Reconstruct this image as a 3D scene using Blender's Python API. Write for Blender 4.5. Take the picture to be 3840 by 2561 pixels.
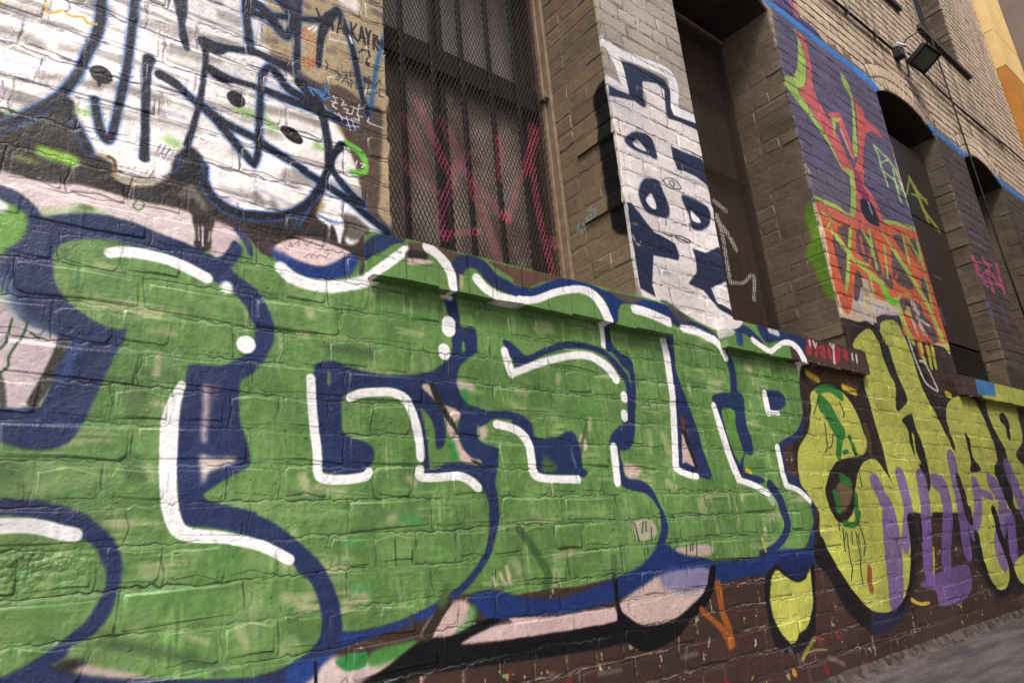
import bpy, math, random
import numpy as np
from mathutils import Matrix, Vector
random.seed(11); rng = np.random.default_rng(11)
scene = bpy.context.scene
for o in list(bpy.data.objects): bpy.data.objects.remove(o)
C = scene.collection
R = math.radians

# ------------------------------------------------------------------ camera
RC = ((0.78033041, 0.08431748, -0.61965717), (0.12298221, 0.95082944, 0.28425122), (0.61315563, -0.29801668, 0.73159158))
# rows of RC: camera right / down / forward in (along wall, down, into wall)
CAM = Vector((0.0, -1.6, 0.6))
def _w(r): return Vector((r[0], r[2], -r[1]))
right, down, fwd = (_w(r) for r in RC)
cam_data = bpy.data.cameras.new('camera'); cam = bpy.data.objects.new('camera', cam_data); C.objects.link(cam)
m3 = Matrix((right, -down, -fwd)).transposed()
cam.matrix_world = Matrix.Translation(CAM) @ m3.to_4x4()
cam_data.sensor_width = 36.0; cam_data.lens = 36.0 * 2574.5554 / 3840.0
cam_data.clip_start = 0.02; cam_data.clip_end = 500
scene.camera = cam
def project(p):
    d = Vector(p) - CAM; w = d.dot(fwd)
    if w < 0.05: return None
    return (1920 + 2574.55*d.dot(right)/w, 1280.5 + 2574.55*d.dot(down)/w)

# ------------------------------------------------------------------ light
world = bpy.data.worlds.new('World'); scene.world = world; world.use_nodes = True
nt = world.node_tree; nt.nodes.clear()
sky = nt.nodes.new('ShaderNodeTexSky'); sky.sky_type = 'NISHITA'; sky.sun_disc = False
SUN_EL, SUN_AZ = R(57), R(215)          # azimuth clockwise from +Y
sky.sun_elevation = SUN_EL; sky.sun_rotation = SUN_AZ
sky.air_density = 1.0; sky.dust_density = 5.0; sky.ozone_density = 0.6
bg = nt.nodes.new('ShaderNodeBackground'); bg.inputs['Strength'].default_value = 0.13
out = nt.nodes.new('ShaderNodeOutputWorld')
nt.links.new(sky.outputs[0], bg.inputs[0]); nt.links.new(bg.outputs[0], out.inputs[0])
sd = bpy.data.lights.new('sun', 'SUN'); sd.energy = 1.5; sd.angle = R(11); sd.color = (1.0, 0.982, 0.965)
sun = bpy.data.objects.new('sun', sd); C.objects.link(sun)
to_sun = Vector((math.sin(SUN_AZ)*math.cos(SUN_EL), math.cos(SUN_AZ)*math.cos(SUN_EL), math.sin(SUN_EL)))
sun.rotation_euler = to_sun.to_track_quat('Z', 'Y').to_euler(); sun.location = (-3, -4, 9)
vs = scene.view_settings
vs.view_transform = 'Standard'; vs.look = 'None'; vs.exposure = 0.70; vs.gamma = 1.0; vs.use_curve_mapping = False

# ------------------------------------------------------------------ layout of the building (metres)
H = 0.0829; ZB = 0.602           # course height, one bed joint
KMIN, KMAX = -7, 92
SP = 3.80; CROWN = 3.955          # arch springing / crown
# x0, x1, z0, springing, crown, reveal depth
OPEN = [(0.92, 2.01, 1.503, SP, CROWN, 0.56), (2.64, 3.72, 1.503, SP, CROWN, 0.50), (5.25, 6.41, 1.503, SP, CROWN, 0.50), (7.08, 8.12, 1.503, SP, CROWN+0.0, 0.45),
        (4.95, 6.38, 5.24, 7.05, 7.2, 0.24), (6.98, 8.09, 5.24, 7.05, 7.2, 0.24), (2.64, 3.72, 5.24, 7.05, 7.2, 0.24), (0.92, 2.01, 5.24, 7.05, 7.2, 0.24)]
WX0, WX1, WZ1 = -1.5, 9.80, 8.2
def arc(op):
    x0, x1, z0, s, c, d = op; hw = (x1-x0)/2; r = (hw*hw+(c-s)**2)/(2*(c-s)); return (x0+x1)/2, c-r, r

# ------------------------------------------------------------------ paint canvas
PAINT = [
["p","M",[66,48,41],3,1.0,[-400,-50,10600,-50,10600,1700,-400,1700]],
["p","M",[206,184,158],3,1.0,[900,1700,10600,1700,10600,4300,900,4300]],
["p","M",[166,154,142],30,1.0,[2000,1500,2650,1500,2650,4300,2000,4300]],
["p","M",[172,154,120],3,1.0,[-400,1450,925,1450,925,4300,-400,4300]],
["p","M",[84,70,58],40,1.0,[6400,1500,10600,1500,10600,3880,6400,3880]],
["p","M",[70,54,46],30,1.0,[5200,0,10600,0,10600,1700,5200,1700]],
["f","M",[246,240,236],16,1.0,[-63,1883,-63,1883,545,2214,545,2214,530,2041,552,2015,544,1970,615,1969,654,1937,670,1918,710,1885,736,1851,770,1808,804,1772,816,1686,822,1637,835,1613,896,1530,896,1530,793,1560,709,1571,678,1552,647,1557,597,1517,526,1494,485,1491,445,1501,413,1525,396,1557,389,1600,337,1595,329,1562,307,1527,285,1502,240,1489,209,1491,191,1547,159,1553,121,1625,108,1649,58,1636,23,1594,-13,1575,-27,1570,-27,1570]],
["f","M",[46,37,37],9,1.0,[-29,1588,-3,1590,40,1617,62,1637,96,1668,113,1657,110,1622,122,1606,155,1546,170,1543,204,1528,208,1497,240,1486,289,1505,320,1540,332,1597,388,1612,396,1557,421,1516,458,1496,526,1494,597,1508,656,1566,690,1616,719,1621,690,1532,734,1517,834,1563,917,1535,917,1521,833,1501,792,1461,702,1460,584,1441,528,1443,474,1433,419,1449,420,1373,420,1373,388,1360,382,1428,359,1454,254,1451,156,1459,77,1447,-14,1452,-14,1452]],
["f","M",[120,112,100],12,0.85,[338,1486,367,1530,391,1507,407,1484,401,1462,377,1491]],
["f","M",[150,140,110],14,0.8,[208,1505,250,1512,288,1527,285,1505,240,1491,213,1492]],
["f","M",[244,243,242],12,0.95,[715,1607,768,1664,809,1669,822,1630,896,1530,896,1523,833,1501,798,1466,772,1473,783,1530,734,1517,690,1526,715,1563]],
["f","M",[84,72,66],12,0.85,[757,1550,800,1555,827,1541,853,1513,799,1479,766,1498]],
["f","M",[244,243,242],3,1.0,[696,1521,734,1531,763,1542,770,1513,763,1478,756,1443,754,1443,750,1474,740,1505,731,1510,726,1467,724,1475,723,1504]],
["f","M",[244,243,242],1,1.0,[-15,1467]],
["f","M",[84,68,56],9,1.0,[647,1934,758,1977,843,1949,898,1947,899,1873,891,1731,885,1656,880,1582,918,1543,851,1561,821,1620,802,1681,790,1767,757,1840,710,1896]],
["f","M",[246,240,236],12,0.95,[735,1703,756,1760,790,1757,816,1686,821,1620,794,1612,761,1644]],
["f","M",[92,78,64],12,0.8,[552,2000,621,2005,644,1963,575,1955]],
["f","M",[60,50,56],12,0.9,[606,1968,690,1960,720,1919,690,1885,644,1926]],
["s","M",[240,235,228],20,0.9,[783,2301,24,813,2304,24]],
["s","M",[92,84,74],26,0.6,[-37,1789,12,-2,1792,12,35,1785,12]],
["s","M",[92,84,74],26,0.45,[-40,1853,12,-5,1859,12,25,1865,12]],
["s","M",[92,84,74],26,0.65,[47,1706,10,91,1716,10,155,1722,11]],
["s","M",[92,84,74],26,0.6,[155,1731,12,222,1740,13,294,1741,13]],
["s","M",[92,84,74],26,0.45,[226,1945,14,281,1952,14,385,1961,15,469,1980,15]],
["s","M",[92,84,74],26,0.45,[93,1935,11,137,1945,11,160,1947,12]],
["s","M",[92,84,74],26,0.35,[205,1663,10,274,1674,11,372,1689,11]],
["s","M",[92,84,74],26,0.5,[75,1795,9,116,1802,9]],
["s","M",[92,84,74],26,0.5,[300,1890,10,348,1896,10,415,1912,10]],
["s","M",[92,84,74],26,0.6,[541,1812,12,617,1824,13,690,1823,14]],
["s","M",[92,84,74],26,0.4,[543,1737,12,578,1740,12]],
["s","M",[92,84,74],26,0.5,[423,2062,14,460,2063,14]],
["s","M",[92,84,74],26,0.4,[538,1692,10,609,1685,10,703,1688,11]],
["s","M",[92,84,74],26,0.45,[394,1768,12,519,1786,12]],
["s","M",[92,84,74],26,0.4,[466,1651,10,522,1644,10]],
["s","M",[92,84,74],26,0.65,[15,1635,15,45,1630,15,63,1623,15]],
["s","M",[92,84,74],26,0.4,[444,1537,9,525,1542,9]],
["s","M",[92,84,74],26,0.5,[598,1612,12,625,1611,12]],
["s","M",[92,84,74],26,0.7,[528,1537,10,542,1528,10]],
["s","M",[92,84,74],26,0.7,[568,1535,8,576,1521,8]],
["s","M",[92,84,74],26,0.6,[604,1631,10,671,1635,10]],
["s","M",[92,84,74],26,0.5,[260,1703,9,296,1704,9]],
["s","M",[92,84,74],26,0.4,[113,1959,12,131,1956,12]],
["s","M",[140,190,96],22,0.7,[123,1644,10,149,1645,10]],
["s","M",[140,190,96],22,0.7,[310,1635,11,330,1630,11]],
["s","M",[140,190,96],22,0.7,[476,1783,13,504,1781,13]],
["s","M",[140,190,96],22,0.7,[539,1784,13,566,1759,13]],
["s","M",[140,190,96],22,0.7,[690,1747,13,716,1746,13]],
["s","M",[140,190,96],22,0.7,[4,1592,10,23,1594,10]],
["s","M",[150,140,180],13,0.45,[-17,1718,4,17,1722,4,54,1720,5]],
["s","M",[150,140,180],13,0.45,[276,1709,5,345,1710,5]],
["s","M",[150,140,180],13,0.45,[37,1850,5,71,1842,5]],
["s","M",[150,140,180],13,0.45,[445,1513,5,498,1516,5]],
["s","M",[150,140,180],13,0.45,[389,1880,5,472,1882,6]],
["s","M",[150,140,180],13,0.45,[524,1564,5,576,1550,5,611,1544,5]],
["s","M",[150,140,180],13,0.45,[542,1901,6,594,1894,6]],
["s","M",[150,140,180],13,0.45,[408,2073,6,495,2088,6]],
["s","M",[150,205,70],24,0.95,[69,1520,14,95,1518,14,122,1516,14]],
["s","M",[140,150,60],20,0.6,[28,1493,8,55,1491,8]],
["s","M",[70,120,90],22,0.5,[31,1572,7,62,1598,7]],
["s","M",[110,186,66],10,1.0,[780,1786,11,811,1778,11,835,1756,11,841,1715,8,820,1703,9,796,1697,9]],
["s","M",[36,88,168],14,0.75,[140,1987,15,145,1920,15,141,1864,14,127,1801,14,111,1733,14,90,1680,14,64,1638,14,32,1598,15,-2,1560,14,-20,1538,14]],
["s","M",[36,88,168],14,0.75,[213,2026,13,212,1905,12,210,1807,12,204,1727,12,196,1633,11,188,1589,12,174,1602,13,162,1635,12,152,1684,12]],
["s","M",[36,88,168],14,0.75,[255,1845,14,253,1810,10,255,1732,9,260,1642,9,263,1568,11]],
["s","M",[36,88,168],14,0.75,[312,2080,18,320,2027,14,322,1993,8,330,1945,10,338,1915,8]],
["s","M",[36,88,168],14,0.75,[282,1810,13,310,1802,13,341,1783,14,376,1761,14,411,1745,14,450,1727,14,521,1711,15,550,1696,15,609,1675,15,655,1657,15,649,1655,15,709,1632,15,784,1602,16,834,1570,16,903,1532,16]],
["s","M",[36,88,168],14,0.75,[380,1955,18,384,1929,8,384,1868,6,378,1781,7,366,1696,7,354,1635,8]],
["s","M",[36,88,168],14,0.75,[377,1958,13,408,1951,19,441,1965,10,513,1982,11,559,1977,12,615,1973,14]],
["s","M",[36,88,168],14,0.75,[478,2170,15,487,2076,15,498,1986,15]],
["s","M",[36,88,168],14,0.75,[397,1877,13,428,1866,15,459,1869,8,516,1872,9,576,1869,16,687,1865,16,736,1862,17,788,1859,17,805,1858,17]],
["s","M",[36,88,168],14,0.75,[381,1760,15,412,1736,15,451,1698,15,517,1629,15,517,1629,11,527,1672,12,528,1739,12,529,1842,13,533,1915,12,550,1951,14,575,1937,17,606,1903,18,648,1890,18,690,1867,18]],
["s","M",[36,88,168],14,0.75,[644,1937,19,690,1889,17,710,1841,13,723,1773,12,726,1720,12,722,1678,11,703,1627,15,678,1579,14,647,1539,14,597,1505,15,527,1485,16,486,1481,16,446,1490,16,413,1518,15,398,1551,14,397,1588,13]],
["s","M",[36,88,168],14,0.75,[766,1774,14,746,1745,10,735,1706,7,738,1683,9,768,1646,16,801,1617,16,828,1600,16]],
["s","M",[36,88,168],14,0.75,[497,2153,21,540,2134,21,566,2104,20,595,2080,18,613,2120,15,609,2177,20,570,2204,22]],
["s","M",[36,88,168],14,0.75,[632,2253,13,631,2149,13,630,2070,13,629,1986,13]],
["s","M",[36,88,168],14,0.75,[510,2107,11,565,2135,12,636,2163,12,690,2184,12,732,2220,11,757,2254,13]],
["s","M",[36,88,168],14,0.75,[750,2246,12,721,2194,16,703,2125,11,695,2023,8]],
["s","M",[36,88,168],14,0.75,[761,2251,14,792,2176,14,813,2096,13,829,2003,13,853,1910,13]],
["s","M",[36,88,168],14,0.75,[490,2161,16,497,2119,18,516,2110,21]],
["s","M",[36,88,168],14,0.75,[108,1626,12,127,1599,12,153,1549,11]],
["s","M",[44,98,150],13,0.9,[923,2252,8,892,2131,8,874,2021,8,856,1912,8]],
["s","M",[20,21,36],8,0.97,[140,1987,10,145,1920,10,141,1864,10,127,1801,9,111,1733,9,90,1680,9,64,1638,10,32,1598,10,-2,1560,10,-20,1538,9]],
["s","M",[20,21,36],8,0.97,[213,2026,8,212,1905,8,210,1807,8,204,1727,8,196,1633,8,188,1589,8,174,1602,9,162,1635,8,152,1684,8]],
["s","M",[20,21,36],8,0.97,[255,1845,14,253,1810,10,255,1732,9,260,1642,9,263,1568,11]],
["s","M",[20,21,36],8,0.97,[312,2080,18,320,2027,14,322,1993,8,330,1945,10,338,1915,8]],
["s","M",[20,21,36],8,0.97,[282,1810,13,310,1802,13,341,1783,9,376,1761,9,411,1745,10,450,1727,10,521,1711,10,550,1696,10,609,1675,10,655,1657,10,649,1655,10,709,1632,10,784,1602,11,834,1570,11,903,1532,11]],
["s","M",[20,21,36],8,0.97,[380,1955,18,384,1929,8,384,1868,6,378,1781,7,366,1696,7,354,1635,8]],
["s","M",[20,21,36],8,0.97,[377,1958,13,408,1951,19,441,1965,10,513,1982,11,559,1977,12,615,1973,14]],
["s","M",[20,21,36],8,0.97,[478,2170,10,487,2076,10,498,1986,10]],
["s","M",[20,21,36],8,0.97,[397,1877,13,428,1866,15,459,1869,8,516,1872,9,576,1869,11,687,1865,11,736,1862,11,788,1859,11,805,1858,12]],
["s","M",[20,21,36],8,0.97,[381,1760,10,412,1736,10,451,1698,10,517,1629,10,517,1629,8,527,1672,8,528,1739,8,529,1842,8,533,1915,8,550,1951,9,575,1937,12,606,1903,12,648,1890,12,690,1867,12]],
["s","M",[20,21,36],8,0.97,[644,1937,19,690,1889,17,710,1841,13,723,1773,12,726,1720,12,722,1678,11,703,1627,10,678,1579,10,647,1539,10,597,1505,10,527,1485,11,486,1481,11,446,1490,11,413,1518,10,398,1551,9,397,1588,9]],
["s","M",[20,21,36],8,0.97,[766,1774,14,746,1745,10,735,1706,7,738,1683,9,768,1646,11,801,1617,11,828,1600,11]],
["s","M",[20,21,36],8,0.97,[497,2153,14,540,2134,14,566,2104,14,595,2080,12,613,2120,10,609,2177,13,570,2204,15]],
["s","M",[20,21,36],8,0.97,[632,2253,9,631,2149,9,630,2070,9,629,1986,9]],
["s","M",[20,21,36],8,0.97,[510,2107,8,565,2135,8,636,2163,8,690,2184,8,732,2220,7,757,2254,13]],
["s","M",[20,21,36],8,0.97,[750,2246,12,721,2194,16,703,2125,11,695,2023,8]],
["s","M",[20,21,36],8,0.97,[761,2251,10,792,2176,9,813,2096,9,829,2003,9,853,1910,9]],
["s","M",[20,21,36],8,0.97,[490,2161,11,497,2119,12,516,2110,14]],
["s","M",[20,21,36],8,0.97,[108,1626,8,127,1599,8,153,1549,8]],
["s","M",[26,21,25],5,1.0,[158,1759,23]],
["s","M",[26,21,25],5,1.0,[465,1815,23]],
["s","M",[26,21,25],5,1.0,[599,1765,14,618,1757,21,633,1749,16]],
["s","M",[30,28,36],3,1.0,[157,1741,4,157,1726,4]],
["f","M",[24,22,30],9,1.0,[338,1611,364,1635,388,1612,395,1575,392,1546,335,1538,328,1574]],
["f","M",[26,25,34],9,1.0,[64,1641,95,1673,113,1657,112,1622,84,1617,65,1627]],
["f","M",[46,44,58],2,0.0,[514,2189,526,2196,540,2156,547,2106,615,1973,690,1960,670,1997,574,2006]],
["f","M",[40,44,74],14,0.85,[570,2220,642,2259,636,2207,613,2155,590,2159]],
["s","M",[214,172,56],3,1.0,[20,1912,3,40,1904,2,33,1885,2,36,1879,3,50,1880,3,70,1898,3,86,1890,3,109,1899,3,119,1888,3,138,1893,3]],
["s","M",[214,172,56],3,1.0,[-48,1872,2,-43,1851,2]],
["s","M",[240,238,240],14,0.9,[244,1924,14,250,1890,14]],
["s","M",[236,232,234],16,0.8,[362,2042,17,366,2033,17]],
["s","M",[240,236,240],18,0.9,[514,2090,15,517,2065,15]],
["l","M",[44,36,38],2,1,[688,2224,4,704,2183,4]],
["l","M",[44,36,38],2,1,[718,2225,3,704,2183,3]],
["l","M",[44,36,38],2,1,[739,2211,4,740,2171,4]],
["l","M",[44,36,38],2,1,[755,2168,3,765,2226,4,780,2176,4]],
["l","M",[44,36,38],2,1,[759,2188,4,776,2194,4]],
["l","M",[44,36,38],2,1,[801,2230,4,803,2177,4]],
["l","M",[44,36,38],2,1,[820,2232,3,804,2198,4,823,2168,5]],
["l","M",[44,36,38],2,1,[829,2175,3,838,2230,5,849,2170,4]],
["l","M",[44,36,38],2,1,[831,2188,4,848,2192,4]],
["l","M",[44,36,38],2,1,[852,2232,4,860,2202,5,869,2233,3]],
["l","M",[44,36,38],2,1,[860,2202,4,860,2165,4]],
["l","M",[44,36,38],2,1,[878,2164,4,879,2222,3,892,2220,4,880,2195,4,895,2168,5]],
["l","M",[44,36,38],2,1,[896,2207,5,902,2201,4,898,2192,4,892,2196,4,896,2207,3]],
["l","M",[44,36,38],2,1,[827,2129,3,838,2145,3,858,2150,5,863,2133,4,852,2112,3]],
["l","M",[44,36,38],2,1,[910,2216,4,911,2186,5,924,2176,4,912,2162,3]],
["s","M",[44,36,38],2,1.0,[855,2100,8,856,2099,8]],
["l","M",[196,104,54],2,0.9,[663,2139,2,653,2137,2,643,2119,2,646,2094,2,658,2089,2,670,2113,2,659,2135,2,650,2099,2]],
["l","M",[196,104,54],2,0.9,[670,2116,2,686,2121,2]],
["l","M",[196,104,54],2,0.9,[671,2107,2,688,2112,2]],
["l","M",[196,104,54],2,0.9,[673,2096,2,688,2102,2]],
["l","M",[196,104,54],2,0.9,[655,2066,2,676,2053,2,686,2081,2,670,2085,2]],
["l","M",[196,104,54],2,0.9,[642,2020,2,685,2038,2]],
["l","M",[196,104,54],2,0.9,[642,2009,2,685,2026,2]],
["l","M",[196,104,54],2,0.9,[642,1998,2,685,2015,2]],
["l","M",[196,104,54],2,0.9,[650,2030,2,652,1996,2]],
["l","M",[196,104,54],2,0.9,[663,2036,2,665,2002,2]],
["l","M",[196,104,54],2,0.9,[676,2042,2,678,2008,2]],
["l","M",[196,104,54],2,0.9,[620,2075,2,620,2060,2]],
["l","M",[50,44,46],2,0.9,[744,2025,2,762,2017,2,748,1996,2]],
["l","M",[50,44,46],2,0.9,[758,2024,2,769,2016,2,755,1995,2]],
["l","M",[50,44,46],2,0.9,[772,2032,2,819,2048,2]],
["l","M",[50,44,46],2,0.9,[774,2023,2,819,2038,2]],
["l","M",[50,44,46],2,0.9,[783,2040,2,782,2022,2]],
["l","M",[50,44,46],2,0.9,[798,2047,2,797,2026,2]],
["l","M",[50,44,46],2,0.9,[812,2053,2,811,2033,2]],
["l","M",[50,44,46],2,0.9,[768,1993,2,783,2023,2,790,1990,2]],
["l","M",[50,44,46],2,0.9,[772,2002,2,790,2002,2]],
["l","M",[50,44,46],2,0.9,[797,1985,2,797,2017,2,808,2009,2,798,1999,2]],
["l","M",[50,44,46],2,0.9,[815,2016,2,815,1989,2,829,1991,2]],
["l","M",[50,44,46],2,0.9,[822,2024,2,829,2011,2]],
["l","M",[50,44,46],2,0.9,[841,2048,2,852,2040,2,864,2057,2]],
["l","M",[50,44,46],2,0.9,[844,2031,2,857,2034,2]],
["l","M",[50,44,46],2,0.9,[844,2021,2,840,1983,2,862,1988,2]],
["l","M",[50,44,46],2,0.9,[859,2023,2,851,1992,2]],
["l","M",[50,44,46],2,0.9,[867,2034,2,882,2029,2]],
["l","M",[50,44,46],2,0.9,[882,2029,2,898,2058,2,901,2041,2]],
["l","M",[50,44,46],2,0.9,[881,2016,2,888,2007,2,879,1999,2]],
["l","M",[50,44,46],2,0.9,[912,2025,2,896,2023,2,892,1993,2,907,1997,2]],
["l","M",[50,44,46],2,0.9,[717,2048,2,724,2036,2,719,2018,2]],
["s","M",[50,44,46],5,0.9,[848,2035,11,856,2036,11]],
["l","M",[60,130,200],2,1,[665,1932,3,713,1935,3,710,1923,3,667,1932,2,680,1911,3]],
["l","M",[60,130,200],2,1,[722,1962,2,717,1944,3,733,1929,2,713,1909,3,700,1919,3]],
["l","M",[60,130,200],2,1,[710,1953,2,723,1964,2]],
["l","M",[230,226,230],2,0.95,[737,1930,2,754,1933,2]],
["l","M",[230,226,230],2,0.95,[733,1913,2,754,1914,2]],
["l","M",[230,226,230],2,0.95,[738,1897,2,752,1894,2]],
["l","M",[230,226,230],2,0.95,[742,1936,2,750,1916,2,737,1903,2,748,1893,2]],
["l","M",[230,226,230],2,0.95,[764,1933,2,775,1930,2,766,1911,2,782,1921,2]],
["l","M",[230,226,230],2,0.95,[774,1903,2,788,1905,2,781,1891,2,799,1893,2,806,1919,2]],
["l","M",[230,226,230],2,0.95,[796,1923,2,817,1920,2,839,1932,2]],
["l","M",[230,226,230],2,0.95,[824,1938,2,816,1896,2,834,1897,2]],
["l","M",[230,226,230],2,0.95,[805,1881,2,823,1880,2,820,1898,2]],
["l","M",[230,226,230],2,0.95,[743,1876,2,777,1870,2,823,1872,2]],
["l","M",[230,226,230],2,0.95,[757,1881,2,770,1864,2]],
["l","M",[230,226,230],2,0.95,[781,1879,2,794,1837,2]],
["l","M",[230,226,230],2,0.95,[798,1878,2,810,1841,2]],
["l","M",[230,226,230],2,0.95,[781,1849,2,821,1858,2]],
["l","M",[230,226,230],2,0.95,[856,1904,2,850,1886,2,863,1883,2,907,1882,2]],
["l","M",[230,226,230],2,0.95,[776,1770,2,786,1759,2,776,1759,2,774,1773,2]],
["l","M",[230,226,230],2,0.95,[779,1723,2,785,1708,2]],
["l","M",[230,226,230],2,0.95,[793,1732,2,803,1709,2,813,1738,2]],
["l","M",[230,226,230],2,0.95,[824,1734,2,838,1732,2,827,1721,2]],
["s","M",[16,13,16],3,0.9,[-12,1538,2,13,1542,3,48,1540,3,83,1539,3,115,1544,3,149,1542,3]],
["s","M",[16,13,16],3,0.9,[70,1618,2,92,1620,2,120,1631,2]],
["s","M",[16,13,16],3,0.9,[99,1547,3,116,1539,3,141,1542,3]],
["s","M",[16,13,16],3,0.9,[-2,1448,2,38,1452,2,80,1448,2,120,1455,2]],
["s","M",[16,13,16],3,0.9,[320,1540,3,354,1544,3,396,1552,3]],
["s","M",[16,13,16],3,0.9,[186,1484,2,209,1486,2,240,1484,2]],
["s","M",[16,13,16],3,0.9,[569,1447,2,642,1458,2,715,1473,2]],
["s","M",[16,13,16],3,0.9,[527,1458,2,583,1460,2,648,1469,2]],
["s","M",[44,84,150],8,0.8,[341,1600,2,334,1558,2,307,1530,2]],
["s","M",[44,84,150],8,0.8,[388,1612,3,395,1575,2,399,1549,2]],
["s","M",[44,84,150],8,0.8,[690,1532,3,734,1521,3,773,1527,3]],
["s","M",[44,84,150],8,0.8,[635,1505,3,627,1477,3]],
["s","M",[44,84,150],8,0.8,[665,1532,3,647,1498,3,641,1481,3]],
["s","M",[110,90,130],2,0.7,[296,1615,2,286,1585,2]],
["s","M",[110,90,130],2,0.7,[306,1615,2,294,1581,2]],
["s","M",[110,90,130],2,0.7,[316,1610,2,304,1578,2]],
["s","M",[110,90,130],2,0.7,[324,1603,2,313,1576,2]],
["s","M",[110,90,130],2,0.7,[-19,1666,2,-12,1635,2]],
["s","M",[110,90,130],2,0.7,[76,1932,2,82,1910,2,74,1897,2]],
["s","M",[240,238,236],5,0.9,[683,2159,3,663,2137,3]],
["s","M",[240,238,236],5,0.9,[735,2136,4,745,2129,4]],
["s","M",[240,238,236],5,0.9,[749,2135,4,785,2143,4]],
["s","M",[240,238,236],5,0.9,[796,2178,4,803,2152,4]],
["s","M",[240,238,236],5,0.9,[690,2158,3,680,2137,3]],
["s","M",[96,82,78],13,0.6,[542,2040,8,567,2048,9]],
["s","M",[96,82,78],13,0.6,[875,2350,12,910,2351,12]],
["s","M",[96,82,78],13,0.6,[882,2314,12,921,2312,12]],
["s","M",[96,82,78],13,0.6,[727,2089,9,745,2093,9]],
["s","M",[96,82,78],13,0.6,[652,2220,11,662,2217,11]],
["s","M",[70,56,42],6,0.9,[191,1547,4,203,1540,4,207,1518,3]],
["s","M",[150,130,60],6,0.8,[202,1520,3,205,1501,3]],
["p","M",[98,135,74],7,1,[-6,1386,-6,1386,528,1440,702,1348,920,1522,1369,1510,2168,1506,2517,1488,2871,1397,3198,1392,3200,1298,3153,1159,3048,1024,2820,962,2804,895,2834,811,2984,754,2998,674,2968,605,2838,530,2559,518,2559,518,2221,521,1967,582,1894,561,1759,516,1512,498,1402,502,1260,498,1204,521,1095,517,1026,503,928,475,838,466,754,464,740,434,650,417,555,406,555,400,374,427,100,455,100,455]],
["f","M",[66,48,41],1,1.0,[-15,1467]],
["noise","M",[98,135,74],0,1.0,[-300,250,4200,1500]],
["f","M",[222,206,204],8,1.0,[-14,1454,-14,1454,77,1448,156,1459,254,1451,359,1454,380,1427,389,1354,364,1366,316,1377,247,1393,182,1396,171,1411,148,1413,130,1387,84,1372,63,1392,33,1410,-10,1417]],
["s","M",[150,178,120],24,0.7,[84,1375,9,130,1390,9,148,1408,9,173,1404,10,191,1398,10]],
["f","M",[210,188,192],12,1.0,[419,1437,468,1438,488,1406,464,1359,436,1348,420,1367]],
["f","M",[222,200,196],9,1.0,[573,1408,598,1432,642,1450,702,1457,766,1448,791,1438,765,1422,733,1393,687,1380,642,1383,599,1392]],
["s","M",[150,176,110],24,0.7,[715,1398,12,752,1423,12,785,1443,14,798,1426,15]],
["f","M",[50,40,40],7,1.0,[379,1441,424,1447,420,1402,421,1367,388,1357,385,1405]],
["s","M",[216,196,196],2,0.8,[401,1421,2,403,1372,2]],
["f","M",[60,48,46],8,1.0,[465,1449,495,1450,527,1452,522,1445,584,1441,702,1462,792,1461,826,1499,843,1503,830,1400,813,1376,812,1412,791,1434,765,1445,702,1453,642,1447,598,1428,574,1405,571,1377,546,1383,529,1398,515,1413]],
["f","M",[222,200,196],8,1.0,[576,1404,598,1428,642,1446,702,1453,765,1445,791,1436,765,1422,733,1393,687,1380,642,1383,602,1393]],
["s","M",[50,58,104],10,1.0,[482,1435,8,504,1410,8,516,1377,7]],
["f","M",[205,188,190],9,1.0,[19,1164,31,1177,51,1158,81,1130,129,1111,149,1098,158,1099,145,1058,124,972,104,958,43,952]],
["s","M",[70,66,60],8,1.0,[46,1018,6,54,993,6,61,955,6]],
["s","M",[58,54,50],6,1.0,[146,1102,11,140,1066,11,125,1015,11,107,967,10]],
["f","M",[38,50,88],6,1.0,[-10,1422,-10,1422,4,1419,33,1410,59,1394,76,1375,85,1365,122,1382,182,1398,247,1396,316,1380,363,1371,421,1353,438,1348,458,1370,475,1403,497,1379,480,1342,475,1321,532,1283,549,1260,568,1223,579,1187,578,1154,563,1115,537,1074,510,1053,500,1031,503,959,511,933,527,884,533,861,524,844,484,822,459,805,435,777,546,745,546,739,584,723,622,695,661,662,701,623,722,589,744,539,751,491,751,465,751,465,727,424,670,410,626,399,626,417,670,434,690,452,701,473,701,515,690,554,675,584,649,605,623,642,585,673,548,687,465,712,403,721,387,742,382,778,371,856,371,939,382,1021,383,1051,393,1074,450,1077,486,1093,520,1121,530,1142,532,1189,523,1201,507,1235,475,1267,436,1285,342,1327,273,1337,218,1342,177,1337,140,1324,121,1310,111,1290,111,1265,117,1229,132,1200,161,1171,203,1146,241,1136,255,1141,255,1112,253,1111,231,1053,215,997,197,937,178,896,161,883,142,876,107,875,64,886,50,892,50,892,43,954,43,954,90,955,120,959,124,972,137,1020,145,1058,158,1099,149,1098,129,1111,81,1128,55,1158,39,1190,14,1209,14,1209]],
["s","M",[120,140,170],30,0.5,[30,1224,6,45,1180,6,61,1148,7]],
["s","M",[120,140,170],30,0.5,[61,1152,7,90,1129,8,119,1110,8]],
["s","M",[120,140,170],30,0.5,[36,1202,7,50,1169,7]],
["f","M",[118,166,74],10,1.0,[-6,1388,8,1387,37,1375,53,1364,58,1350,53,1309,31,1279,22,1261,9,1255]],
["s","M",[244,243,242],10,1.0,[2,1373,13,10,1370,13]],
["f","M",[110,90,110],12,0.55,[421,1029,452,1032,461,1025,444,990,437,940,427,939,423,979]],
["s","M",[196,176,180],16,0.75,[426,1022,7,428,979,7,427,939,7,427,905,7]],
["f","M",[205,190,176],9,0.95,[422,871,447,865,491,868,494,856,459,843,439,829,430,807,425,833]],
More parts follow.
